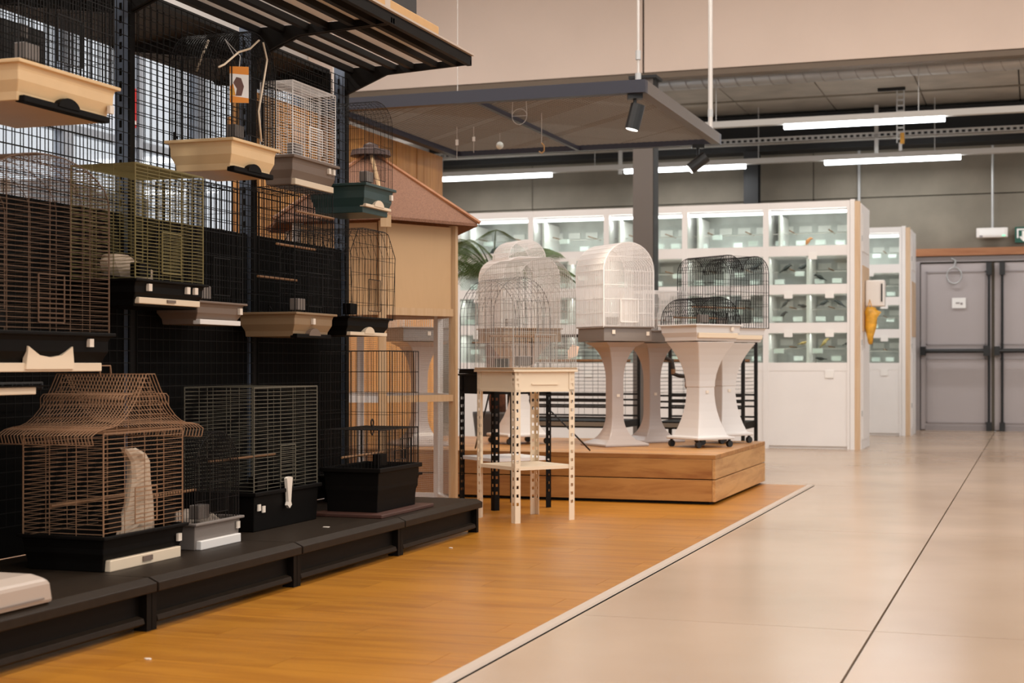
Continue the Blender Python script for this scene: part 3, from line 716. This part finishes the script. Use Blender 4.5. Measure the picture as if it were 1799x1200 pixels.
# pagoda cage standing on the deck
DK = .18
pg = cage('copper wire cage with curved pagoda roof standing on the black deck', (-3.20, 4.70, DK), .35, .53, .125, .365, 'wcopper', 'blackp', lambda W, H: p_flat(W, H), dense='h', sp=.0165, sparse=.115, drawer=(.0, .04, 'creamlight', 'taupe', 'notch'), stick=((.22, .06),), inset=.022, r=.0014, perch=1, cups=2, group=None)
def ogee(hw, eave, h):
    a = [(hw + eave, -.035), (hw + eave + .012, -.005), (hw + eave * .7, .012), (hw + eave * .1, .02)]
    b = [(hw * (1 - .90 * t ** .72), .02 + (h - .02) * (t ** 1.5)) for t in (.05, .15, .3, .45, .6, .8, 1)]
    side = a + b
    return [(-u, z) for u, z in side] + [(u, z) for u, z in reversed(side)]
zr = .125 + .355
og = ogee(.265, .085, .205); rb = MB()
for x in frange(-.19, .19, .0135): rb.poly([(x, u, zr + z) for u, z in og], .0018)
for i in (0, 3, 6, 10, len(og) - 1, len(og) - 4, len(og) - 7): rb.wire((-.19, og[i][0], zr + og[i][1]), (.19, og[i][0], zr + og[i][1]), .0024)
rb.build('roof_wires', M['wcopper'], pg)
MB().poly([(0, -.035, zr + .20), (0, -.03, zr + .235), (0, .03, zr + .235), (0, .035, zr + .20)], .003).build('carry_handle', M['wcopper'], pg)
og2 = [(u, z) for u, z in og if z > .015]
for sx in (-1, 1):
    e = MB()
    for y in frange(-.245, .245, .07): e.wire((sx * .165, y, zr), (sx * .165, y, zr + ztop(og2, y)), .0014)
    for z in frange(.01, .19, .0165):
        ok = [q for q in frange(-.26, .26, .01) if ztop(og2, q) >= z]
        if len(ok) > 1: e.wire((sx * .165, ok[0], zr + z), (sx * .165, ok[-1], zr + z), .0014)
    e.build('gable_wires', M['wcopper'], pg)
for s_ in (-1, 1):                              # small hooked upper eaves
    e = MB()
    for x in frange(-.17, .17, .0135): e.poly([(x, s_ * .075, zr + .135), (x, s_ * .135, zr + .132), (x, s_ * .15, zr + .12), (x, s_ * .15, zr + .085)], .0016)
    e.build('upper_eave_wires', M['wcopper'], pg)
def crumple(name, m, rings, label, cat, loc, n=14, j=.012):
    rr = []
    for z, cx, cy, a, b in rings:
        rr.append([(cx + (a + random.uniform(-j, j)) * math.cos(2 * PI * k / n), cy + (b + random.uniform(-j, j)) * math.sin(2 * PI * k / n), z + random.uniform(-j, j) * .5) for k in range(n)])
    o = MB().loft(rr).build(name, M[m], None, loc)
    return tag(o, label, cat)
crumple('paper_sack', 'paper', [(0, 0, 0, .035, .115), (.06, 0, .005, .04, .10), (.13, 0, .02, .035, .075), (.22, 0, .025, .03, .06), (.28, 0, .02, .03, .058), (.31, 0, -.01, .03, .06), (.33, 0, -.045, .022, .04)], 'tall crumpled beige paper sack inside the pagoda roofed cage', 'paper bag', (-3.10, 4.74, DK + .085), j=.007)
crumple('paper_sack', 'paper', [(0, 0, .02, .06, .15), (.03, 0, .0, .07, .16), (.06, 0, -.05, .06, .11), (.085, 0, -.07, .04, .06)], 'flat crumpled beige paper sack inside the olive gold cage', 'paper bag', (-3.42, 5.17, 1.245), j=.010)

c11 = cage('grey green box cage with black base standing in the middle of the deck', (-3.33, 6.03, DK), .36, .62, .17, .46, 'wgreen', 'blackp', lambda W, H: p_flat(W, H), dense='h', sp=.017, sparse=.115, r=.0015, stick=((-.27, .09), (-.23, .08)), inset=.012, perch=1)
MB().prism([(-.02, .0), (-.028, .045), (-.01, .05), (.01, .05), (.028, .045), (.02, 0), (.012, -.06), (.02, -.075), (0, -.09), (-.02, -.075), (-.012, -.06)], 'x', .182, .196).build('latch', M['sticker'], c11, (0, -.02, .17))
c12 = cage('small black round-topped cage with grey tray and white drawer beside the pagoda cage', (-3.22, 5.27, DK), .32, .36, .105, .36, 'wblack', 'greypl', lambda W, H: p_barrel(W, H, .16), sp=.012, r=.0013, drawer=(.0, .035, 'white', 'white', 'none'), inset=.012, perch=1, stick=((.15, .055),))
crumple('shredded_bedding', 'shred', [(0, 0, 0, .13, .15), (.03, 0, 0, .13, .15), (.055, 0, .02, .10, .11), (.07, 0, .03, .05, .06)], 'heap of grey shredded bedding in the small round-topped cage tray', 'bedding', (-3.22, 5.27, DK + .06), 20, .014)
bb = thing('base_board', 'dark red brown wooden board under the small black cage on the deck', 'board', (-3.065, 6.75, DK))
MB().box(-.18, .19, -.32, .32, 0, .018).build('board', mat('board_brown', (.06, .022, .014), .5, noise=.2), bb, bevel=.004)
c13 = cage('small black cage with ring handle on the dark wooden board', (-3.07, 6.75, DK + .018), .30, .50, .21, .19, 'wblack', 'blackp', lambda W, H: p_flat(W, H), sp=.018, r=.0016, inset=.02, perch=1)
MB().poly([(0, .014 * math.cos(a), .415 + .018 * math.sin(a)) for a in frange(0, 2 * PI, .5)], .004, 5).poly([(0, .014 * math.cos(a), .375 + .018 * math.sin(a)) for a in frange(0, 2 * PI, .5)], .004, 5).build('ring_handle', M['wblack'], c13)
cage('tall thin black wire cage behind the small cage with ring handle', (-3.34, 7.31, DK), .42, .40, .14, .66, 'wblack', 'blackp', lambda W, H: p_flat(W, H), sp=.03, sparse=.11, r=.0014)
bn = thing('plastic_bin_lid', 'beige grey plastic tray lid lying at the near left end of the deck', 'tray', (-3.02, 3.63, DK))
MB().loft([[(-.22, -.25, 0), (.21, -.25, 0), (.21, .23, 0), (-.22, .23, 0)], [(-.22, -.25, .07), (.205, -.25, .07), (.205, .22, .07), (-.22, .22, .07)], [(-.19, -.22, .09), (.16, -.22, .09), (.16, .19, .09), (-.19, .19, .09)]]).build('lid', mat('lid_plastic', (.42, .34, .28), .4), bn, bevel=.012)
MB().box(.211, .213, -.2, .18, .015, .02).build('groove', M['greypl'], bn)
# orange printed card hanging on the round-topped cream tray cage
cd = thing('product_card', 'orange and white printed card with brown bird hanging on the cream tray cage', 'card', (-3.225, 5.72, 2.02), R(-62))
box(-.002, .002, -.04, .04, 0, .155).build('card', M['paperwhite'], cd)
MB().prism([(-.04, 0), (.04, 0), (.04, .02), (-.04, .03)], 'x', .0021, .0028).prism([(-.04, .125), (.04, .12), (.04, .155), (-.04, .155)], 'x', .0021, .0028).prism([(-.04, .03), (-.015, .03), (-.025, .08), (-.04, .07)], 'x', .0021, .0028).build('print_orange', M['orange'], cd)
MB().prism([(-.015, .03), (.01, .03), (.02, .07), (.008, .105), (-.012, .11), (-.025, .085), (-.01, .06)], 'x', .0021, .003).build('print_bird', M['brownprint'], cd)
MB().prism([(-.04, .03), (-.018, .03), (-.02, .06), (-.04, .055)], 'x', .0029, .0034).build('print_yellow', M['yellow'], cd)
MB().poly([(0, 0, .155), (0, .005, .2), (0, -.06, .27), (0, -.02, .20)], .0018).build('string', M['wchrome'], cd)
# ------------------------------------------------------------------ the gondola shelving the cages hang on
BAYS = ((3.36, 4.41), (4.41, 5.47), (5.47, 6.52), (6.52, 7.57))
bay_lab = ('black mesh-backed shelving bay at the left edge of the picture', 'black mesh-backed shelving bay behind the pagoda roofed cage', 'black mesh-backed shelving bay behind the grey green box cage', 'black mesh-backed shelving bay at the far end, next to the wooden aviary')
def mesh_panel(y0, y1, x, z0, z1, sp=.05, r=.0021):
    b = MB()
    for y in frange(y0, y1, sp): b.wire((x, y, z0), (x, y, z1), r)
    for z in frange(z0, z1, sp): b.wire((x + .004, y0, z), (x + .004, y1, z), r)
    return b
for (ya, yb), lab in zip(BAYS, bay_lab):
    t = thing('shelving_bay', lab, 'shelving', (0, 0, 0), 0, 'bays of the black cage shelving')
    box(-3.60, -2.86, ya + .002, yb - .002, .14, DK).build('deck', M['deck'], t)
    MB().prism([(-2.862, .125), (-2.862, DK + .001), (-2.83, DK + .001), (-2.795, .165), (-2.795, .135), (-2.83, .125)], 'y', ya + .006, yb - .006).build('front_lip', M['deck'], t, bevel=.003)
    box(-2.87, -2.85, ya + .03, yb - .03, .02, .125).build('kick_panel', M['blackmetal'], t)
    MB().prism([(-2.85, .035), (-2.85, .055), (-2.825, .048), (-2.82, .03), (-2.83, .022)], 'y', ya + .04, yb - .04).build('kick_ridge', M['deck'], t, bevel=.002)
    for y in (ya + .002, yb - .03): box(-2.87, -2.82, y, y + .028, 0, .135).build('foot_bracket', M['blackmetal'], t)
    box(-3.64, -3.615, ya + .03, yb - .03, .18, 1.53).build('back_panel', M['blackpanel'], t)
    mesh_panel(ya + .025, yb - .025, -3.585, .3, 2.47).build('mesh_panel', M['meshblack'], t)
    mesh_panel(ya + .025, yb - .025, -3.675, 1.54, 2.47).build('mesh_panel', M['meshblack'], t)
    b = MB()
    for s in (0, .025): b.box(-3.665, -3.60, yb - .02 + s * .0, yb + .02, 0, 2.56) if s == 0 else None
    b.build('upright', M['post'], t)
    box(-3.60, -3.593, yb - .021, yb + .021, 0, 2.56).build('upright_face', M['blackmetal'], t)
    if ya < 3.4: box(-3.665, -3.60, ya - .02, ya + .02, 0, 2.56).build('upright', M['post'], t)
    h = MB()
    for i in range(40): h.box(-3.642, -3.63, yb - .0215, yb - .0195, .3 + i * .055, .33 + i * .055)
    h.build('slot_row', M['blackmetal'], t)['kind'] = 'stuff'
RX = (-3.56, -3.43, -3.30, -3.20, -3.06, -2.95)
top_lab = ('black wire top shelf above the left edge bay', 'black wire top shelf above the bay with the pagoda cage', 'black wire top shelf above the round-topped cream tray cage', 'black wire top shelf above the far end bay')
for (ya, yb), lab in zip(BAYS, top_lab):
    t = thing('top_shelf', lab, 'shelf', (0, 0, 2.50), 0, 'wire top shelves of the cage shelving')
    for x in RX: box(x - .014, x + .014, ya + .01, yb - .01, 0, .03).build('slat', M['blackmetal'], t)
    box(-2.885, -2.86, ya, yb, 0, .05).build('front_rail', M['blackmetal'], t)
    box(-2.90, -2.845, ya, yb, .052, .062).build('edge_strip', M['edging'], t)
    for y in (ya + .004, yb - .022): MB().prism([(-3.60, -.12), (-3.60, .03), (-2.86, .03), (-2.86, .005), (-3.35, -.02)], 'y', y, y + .018).build('bracket', M['blackmetal'], t)
    w = MB()
    for y in frange(ya + .03, yb - .03, .012):
        for a, b in ((-3.6, -3.30), (-3.20, -2.9)): w.wire((a, y, .034), (b, y, .034), .0026, 3)
    w.build('wire_grid', M['wwhite'], t)
# what lies on the top shelf
def carton(label, x0, x1, y0, y1, z0, z1, m, group=None, flaps=True):
    t = thing('carton', label, 'box', ((x0 + x1) / 2, (y0 + y1) / 2, z0), 0, group)
    a, b = (x1 - x0) / 2, (y1 - y0) / 2
    box(-a, a, -b, b, 0, z1 - z0).build('box_body', M[m], t, bevel=.004)
    box(-a - .001, a + .001, -.03, .03, z1 - z0 - .05, z1 - z0 + .001).build('tape', M['edging'] if m != 'boxdark' else M['greypl'], t)
    return t
carton('flat brown cardboard carton on the top shelf at the front edge', -3.15, -2.90, 5.9, 7.20, 2.563, 2.635, 'cardboard')
carton('black carton on the top shelf in front, left of the cardboard carton', -3.10, -2.90, 4.3, 5.85, 2.563, 2.90, 'boxdark')
carton('dark carton lying on the cardboard carton at the end of the top shelf', -3.14, -2.96, 6.0, 7.05, 2.637, 2.85, 'boxdark')
# rear side of the shelving, seen through the mesh
rs = thing('rear_shelf', 'dark rear top shelf behind the mesh panels', 'shelf', (0, 0, 2.50))
box(-4.40, -3.69, 3.4, 7.55, 0, .03).build('shelf_board', M['blackmetal'], rs)
for y in (3.4, 4.4, 5.46, 6.51, 7.5): MB().prism([(-3.67, -.12), (-3.67, 0), (-4.4, 0), (-4.38, -.02)], 'y', y, y + .02).build('bracket', M['blackmetal'], rs)
rs2 = thing('rear_shelf', 'lower rear shelf with pale cartons behind the mesh panels', 'shelf', (0, 0, 1.40))
box(-4.25, -3.69, 3.4, 7.55, 0, .03).build('shelf_board', M['galv'], rs2)
for y in (3.4, 4.4, 5.46, 6.51, 7.5): MB().prism([(-3.67, -.12), (-3.67, 0), (-4.25, 0), (-4.22, -.02)], 'y', y, y + .02).build('bracket', M['galv'], rs2)
y = 3.6; nth = iter(('first', 'second', 'third', 'fourth', 'fifth', 'sixth', 'seventh', 'eighth', 'ninth', 'tenth', 'eleventh', 'twelfth', 'thirteenth', 'fourteenth'))
while y < 7.2:
    w = random.uniform(.18, .34); hh = random.uniform(.12, .24)
    carton('pale carton behind the mesh on the lower rear shelf, %s from the left' % next(nth), -4.15, -3.85, y, y + w, 1.431, 1.431 + hh, 'boxpale', 'pale cartons behind the mesh')
    y += w + random.uniform(.03, .2)
carton('dark carton high at the left, behind the mesh under the cream tray cage', -4.2, -3.8, 4.9, 5.16, 1.66 + .28, 2.25, 'boxdark')
fe = thing('red_sign', 'narrow red upright strip on the left wall glimpsed through the mesh', 'sign', (-8.568, 13.08, 3.28))
MB().box(-.03, .0, -.05, .05, 0, .40).build('strip', M['red'], fe, bevel=.008)
MB().box(-.03, .004, -.03, .03, .03, .07).build('label_patch', M['paperwhite'], fe)

# ------------------------------------------------------------------ cage stands and cages on the platform
def stand(label, x, y, rz, kind, m, Ht=.74, base=.36, top=.335, neck=.095, caster=False):
    t = thing('cage_stand', label, 'cage stand', (x, y, PZ), rz, 'plastic cage stands on the platform')
    z0 = .055 if caster else 0
    sq = lambda s, z: [(-s / 2, -s / 2, z), (s / 2, -s / 2, z), (s / 2, s / 2, z), (-s / 2, s / 2, z)]
    rings = [sq(base, z0), sq(base, z0 + .018)]
    H = Ht - z0
    if kind == 'flare':
        for i in range(9):
            q = i / 8; tz = z0 + .022 + H * .27 * q
            rings.append(sq(neck + (base * .94 - neck) * (1 - math.sqrt(1 - (1 - q) ** 2)), tz))
        for i in range(9):
            q = i / 8; tz = z0 + H * (.62 + .375 * q)
            rings.append(sq(neck + (top - neck) * (1 - math.sqrt(1 - q ** 2 * .998)), tz))
        col = MB().loft(rings).build('column', M[m], t, bevel=.006)
    else:
        lo = [sq(base, z0), sq(base, z0 + .02), sq(base * .86, z0 + .022)]
        for i in range(7):
            q = i / 6; lo.append(sq(neck + (base * .80 - neck) * (1 - q) ** 2.2, z0 + .024 + H * .5 * q))
        MB().loft(lo).build('column', M[m], t, bevel=.006)
        up = []
        for i in range(8):
            q = i / 7; up.append(sq(neck + .006 + (top - neck) * q ** 2.0, z0 + H * (.53 + .465 * q)))
        MB().loft(up).build('column_top', M[m], t, bevel=.006)
    MB().prism([(-.012, 0), (.012, 0), (.012, .02), (-.012, .02)], 'x', neck / 2, neck / 2 + .006).build('sticker', M['sticker'], t, (0, 0, z0 + H * .47))
    if caster:
        for a in (-1, 1):
            for b in (-1, 1):
                c = MB().cyl((a * base * .42, b * base * .42, .024), .023, -.012, .012, 12, 'x').box(a * base * .42 - .008, a * base * .42 + .008, b * base * .42 - .006, b * base * .42 + .006, .03, z0 + .002)
                c.build('caster', M['rubber'], t)
    return t
TZ = PZ + .742
stand('brown grey flared cage stand seen through the six-sided aviary', -4.16, 9.95, R(-44), 'flare', 'pillar')
stand('pale cage stand on casters behind the white table', -3.577, 10.45, R(-44), 'vase', 'pillarw', caster=True)
stand('grey flared cage stand at the front of the platform under the white barrel cage', -2.84, 10.40, R(-44), 'flare', 'pillar')
stand('grey flared cage stand at the back of the platform, behind the white barrel cage stand', -2.72, 11.02, R(-44), 'flare', 'pillar')
stand('white cage stand on casters at the front of the platform', -2.23, 10.45, R(-37), 'vase', 'pillarw', caster=True, base=.34, neck=.14)
stand('white cage stand on casters at the back right of the platform', -2.19, 11.06, R(-37), 'vase', 'pillarw', caster=True, base=.32, neck=.13)
GP = 'cages on the platform stands'
cage('empty brown grey cage tray with low wires on the stand inside the aviary view', (-4.16, 9.95, TZ), .36, .40, .10, .10, 'wwhite', 'greypl', lambda W, H: p_flat(W, H), rz=R(-44), sp=.016, inset=.004, perch=0, cups=0, door=False, stick=((0, .04),), group=GP)
cw = cage('white wire cage with arched shoulders and a small barrel vault on top', (-3.577, 10.45, TZ), .42, .48, .10, .52, 'wwhite', 'tan', lambda W, H: p_round(W, H, .14), rz=R(-44), sp=.013, r=.0021, inset=.004, group=GP)
vp = p_barrel(.30, .14, .13)
shell(vp, 'x', .26, .013, .06, .0017, .60).build('roof_vault', M['wwhite'], cw)
for s in (-1, 1): end(vp, 'x', s * .13, .013, .06, .0017, .60).build('roof_vault_end', M['wwhite'], cw)
cage('white barrel-topped wire cage with grey tray on the front flared stand', (-2.84, 10.40, TZ), .38, .40, .105, .60, 'wwhite', 'greypl', lambda W, H: p_barrel(W, H, .20), rz=R(-44), sp=.012, r=.0022, inset=.004, over=.03, stick=((-.12, .05), (.16, .04)), group=GP)
cage('low white wire cage with flat roof on the rear flared stand', (-2.72, 11.02, TZ), .36, .36, .09, .30, 'wwhite', 'greypl', lambda W, H: p_flat(W, H), rz=R(-44), sp=.013, r=.0021, inset=.004, perch=1, over=.03, group=GP)
cb = cage('low black wire cage with bowed roof and white tray on the front white stand', (-2.23, 10.45, TZ), .40, .42, .115, .20, 'wblack', 'pillarw', lambda W, H: p_barrel(W, H, .17), rz=R(-37), sp=.022, r=.0018, inset=.03, perch=1, group=GP, drawer=(.02, .035, 'creamlight', 'creamlight', 'none'), stick=((.12, .07),))
cage('tall black wire cage with twin arched roof on the rear white stand', (-2.19, 11.06, TZ), .40, .50, .11, .53, 'wblack', 'pillarw', lambda W, H: p_twin(W, H, .12), rz=R(-37), sp=.024, sparse=.09, r=.0018, inset=.03, perch=1, over=.04, group=GP, drawer=(.02, .03, 'creamlight', 'creamlight', 'none'))

# ------------------------------------------------------------------ the two small tables on perforated legs
def leg_mesh(m, L, name='leg'):
    b = MB()
    for ax in (0, 1):
        def bx(u0, u1, z0, z1):
            if ax == 0: b.box(u0, u1, 0, .0025, z0, z1)
            else: b.box(0, .0025, u0, u1, z0, z1)
        w = .038
        bx(0, .011, 0, L); bx(w - .011, w, 0, L)
        z = 0
        bx(.011, w - .011, 0, .10); z = .10
        while z < L - .03:
            bx(.011, w - .011, z + .018, z + .048); z += .048
        bx(.011, w - .011, L - .05, L)
    return b.mesh(name, m)
def table(label, x, y, rz, s, H, m, sm, shelf_z):
    t = thing('side_table', label, 'table', (x, y, 0), rz)
    lm = leg_mesh(M[m], H - .012)
    for k, (a, b) in enumerate(((1, 1), (-1, 1), (-1, -1), (1, -1))):
        o = link('leg', lm, t, (a * s / 2, b * s / 2, 0)); o.rotation_euler.z = PI + k * PI / 2
    box(-s / 2 - .015, s / 2 + .015, -s / 2 - .015, s / 2 + .015, H - .012, H).build('table_top', M[m], t, bevel=.003)
    ap = MB(); q = s / 2 - .004
    for z0, z1, e in ((H - .12, H - .012, 0), (H - .125, H - .112, .004)):
        ap.box(-q, q, -q - e, -q + .004, z0, z1).box(-q, q, q - .004, q + e, z0, z1).box(-q - e, -q + .004, -q, q, z0, z1).box(q - .004, q + e, -q, q, z0, z1)
    ap.build('apron', M[m], t)
    box(q, q + .006, -.09, .09, H - .085, H - .078).build('drawer_lip', M[m], t)
    box(-s / 2 + .004, s / 2 - .004, -s / 2 + .004, s / 2 - .004, shelf_z, shelf_z + .02).build('lower_shelf', M[sm], t)
    return t
table('cream metal table with perforated angle legs on the laminate floor', -2.807, 8.316, R(-38.3), .41, .868, 'creamtab', 'creamtab', .30)
table('black metal table with perforated angle legs and white shelf behind the cream table', -3.17, 8.985, R(-38.3), .42, .84, 'blackmetal', 'whitetab', .30)
cage('round-topped light wire cage standing on the cream table', (-2.807, 8.316, .869), .43, .45, .012, .64, 'wchrome', 'creamtab', lambda W, H: p_barrel(W, H, .24), rz=R(-38.3), sp=.014, sparse=.07, r=.0012, inset=.004, perch=1)
cage('round-topped black wire cage standing on the black table', (-3.17, 8.985, .841), .42, .44, .03, .58, 'wblack', 'blackp', lambda W, H: p_barrel(W, H, .24), rz=R(-38.3), sp=.045, sparse=.16, r=.0012, inset=.004, perch=1)
pt = thing('price_tag', 'peach coloured price tag dangling from the cage on the cream table', 'price tag', (-2.59, 8.56, .93), R(-40))
MB().prism([(-.035, 0), (.025, .02), (.04, .075), (-.01, .085), (-.04, .05)], 'x', 0, .002).build('card', M['tagpeach'], pt)
MB().poly([(0, 0, .08), (0, -.01, .13)], .0015).build('string', M['wchrome'], pt)

# ------------------------------------------------------------------ big black parrot cages behind the platform
def bigcage(label, x0, x1, y0, y1, z1):
    t = thing('parrot_cage', label, 'parrot cage', ((x0 + x1) / 2, (y0 + y1) / 2, 0)); a, b = (x1 - x0) / 2, (y1 - y0) / 2
    for sx in (-1, 1):
        for sy in (-1, 1):
            box(sx * a - .014, sx * a + .014, sy * b - .014, sy * b + .014, .05, z1).build('post', M['black'], t)
            MB().cyl((sx * a, sy * b, .025), .025, -.01, .01, 10, 'x').build('caster', M['rubber'], t)
    MB().box(-a, a, -b, b, .36, .42).build('tray', M['blackp'], t, bevel=.004)
    box(-a + .05, a - .05, -b - .012, -b, .375, .41).build('tray_front', mat('tray_edge', (.22, .19, .15), .5), t)
    for z in (.44, .53, .58, .63, z1 - .02): [box(-a, a, q - .006, q + .006, z, z + .016).build('bar', M['black'], t) for q in (-b, b)]
    w = MB()
    for z in frange(.66, z1 - .03, .032): w.wire((-a, -b, z), (a, -b, z), .0016).wire((-a, b, z), (a, b, z), .0016).wire((-a, -b, z), (-a, b, z), .0016).wire((a, -b, z), (a, b, z), .0016)
    for q in frange(-a, a, .12): w.wire((q, -b, .44), (q, -b, z1), .0016).wire((q, b, .44), (q, b, z1), .0016)
    w.build('wires', M['wblack'], t)
    MB().tube([(-a, 0, .93), (a, 0, .93)], .012, 8).build('perch', M['perch'], t)
    return t
bigcage('large black parrot cage left of the steel column behind the platform', -4.30, -3.30, 12.3, 12.9, 1.16)
bigcage('large black parrot cage right of the steel column behind the platform', -3.02, -2.27, 12.3, 12.9, 1.16)
rp_ = thing('rope_perch', 'zigzag dark and tan rope perch in front of the right parrot cage', 'perch', (-2.95, 12.2, .93))
pts = [(-.02, .1, .02), (.06, 0, .02), (.11, 0, .0), (.12, 0, -.07), (.12, 0, -.11), (.17, 0, -.125), (.22, 0, -.13), (.235, 0, -.17), (.235, 0, -.22), (.27, 0, -.235), (.34, 0, -.235)]
MB().tube(pts, .017, 8).build('rope', M['ropedark'], rp_, smooth=True)
for i in (3, 7): MB().tube([pts[i], pts[i + 1]], .0185, 8).build('rope_band', M['perch'], rp_)
# thin cords trailing behind the tables
for i, (pp, lab) in enumerate((
    ([(-3.05, 9.46, .86), (-3.02, 9.44, .6), (-2.86, 9.45, .45), (-2.79, 9.60, .33)], 'thin black cord hanging from the table cage to the platform, by the front stand'),
    ([(-3.42, 9.44, .80), (-3.46, 9.42, .6), (-3.52, 9.44, .42), (-3.60, 9.60, .33)], 'thin black cord hanging from the table cage to the platform, by the caster stand'))):
    tag(MB().tube(pp, .006, 6).build('cord', M['black'], smooth=True), lab, 'cord')

# ------------------------------------------------------------------ potted palm
pm = thing('potted_palm', 'potted palm with arching green fronds behind the round-topped cages', 'plant', (-4.60, 12.85, 0))
MB().tube([(0, 0, 0), (0, 0, .03), (0, 0, .45), (0, 0, .47)], [.17, .18, .23, .23], 18).build('pot', M['pot'], pm, smooth=True)
MB().tube([(0, 0, .45), (-.02, 0, .8), (-.05, 0, 1.2), (-.05, 0, 1.55), (-.04, 0, 1.70)], [.075, .085, .075, .07, .04], 12).build('trunk', M['trunk'], pm, smooth=True)
for k in range(15):
    a = k * 2.4 + .3; el = random.uniform(.55, 1.25); Lf = random.uniform(.8, 1.05); b = MB(); mid = []
    for i in range(12):
        q = i / 11
        r_ = Lf * (q * math.cos(el * .7) * .85); z = Lf * (math.sin(el) * q * 1.05 - .62 * q * q)
        mid.append(Vector((-.04 + r_ * math.cos(a), r_ * math.sin(a), 1.68 + z)))
    b.tube(mid, [.008 - .006 * i / 11 for i in range(12)], 5)
    side = Vector((-math.sin(a), math.cos(a), 0)); fwd = Vector((math.cos(a), math.sin(a), 0))
    for i in range(34):
        q = .12 + .88 * i / 34; j = min(10, int(q * 11)); f_ = q * 11 - j
        p = mid[j].lerp(mid[j + 1], f_); ll = .30 * math.sin(PI * (.12 + .8 * q)) + .03
        for s in (-1, 1):
            tip = p + side * s * ll * .8 + fwd * ll * .45 - Vector((0, 0, ll * .45))
            w_ = fwd * .0055
            m_ = p.lerp(tip, .4) + Vector((0, 0, .015))
            b.add([p - w_ * .4, m_ - w_, tip, m_ + w_, p + w_ * .4, m_ + Vector((0, 0, -.004))], [(0, 1, 5, 4), (1, 2, 5), (5, 2, 3), (4, 5, 3)])
    b.build('frond', M['frond'], pm)

# ------------------------------------------------------------------ twine on the round-topped cage, scraps on deck and floor
tw = thing('twine', 'pale knotted twine draped over the round-topped cage with the cream tray', 'twine', (-3.222, 5.69, 1.9))
MB().tube([(0, .236, .42), (0, .272, .35), (.002, .231, .23), (0, .195, .11), (0, .22, -.02)], .0045, 6).build('strand', M['creamlight'], tw, smooth=True)
MB().tube([(-.02, .236, .43), (0, .195, .42), (0, .12, .37), (0, .02, .335), (0, -.10, .26), (0, -.147, .24)], .0045, 6).build('strand', M['creamlight'], tw, smooth=True)
MB().tube([(-.348, .363, .482), (-.348, .30, .39), (-.348, .259, .32)], .005, 6).build('strand', M['creamlight'], tw, smooth=True)
def scrap(label, x, y, z, s_):
    b = MB(); b.loft([[(s_ * random.uniform(.7, 1) * math.cos(a), s_ * .6 * random.uniform(.7, 1) * math.sin(a), zz) for a in frange(0, 5.5, .8)] for zz in (0, .003)])
    tag(b.build('paper_scrap', M['sticker'], None, (x, y, z)), label, 'scrap')
scrap('small pale paper scrap on the black deck before the grey green cage', -2.956, 6.011, DK + .001, .02)
scrap('small pale scrap on the laminate near the bottom left of the picture', -2.551, 3.969, .003, .014)
scrap('small pale scrap on the laminate beside the far deck joint', -2.70, 6.856, .003, .012)
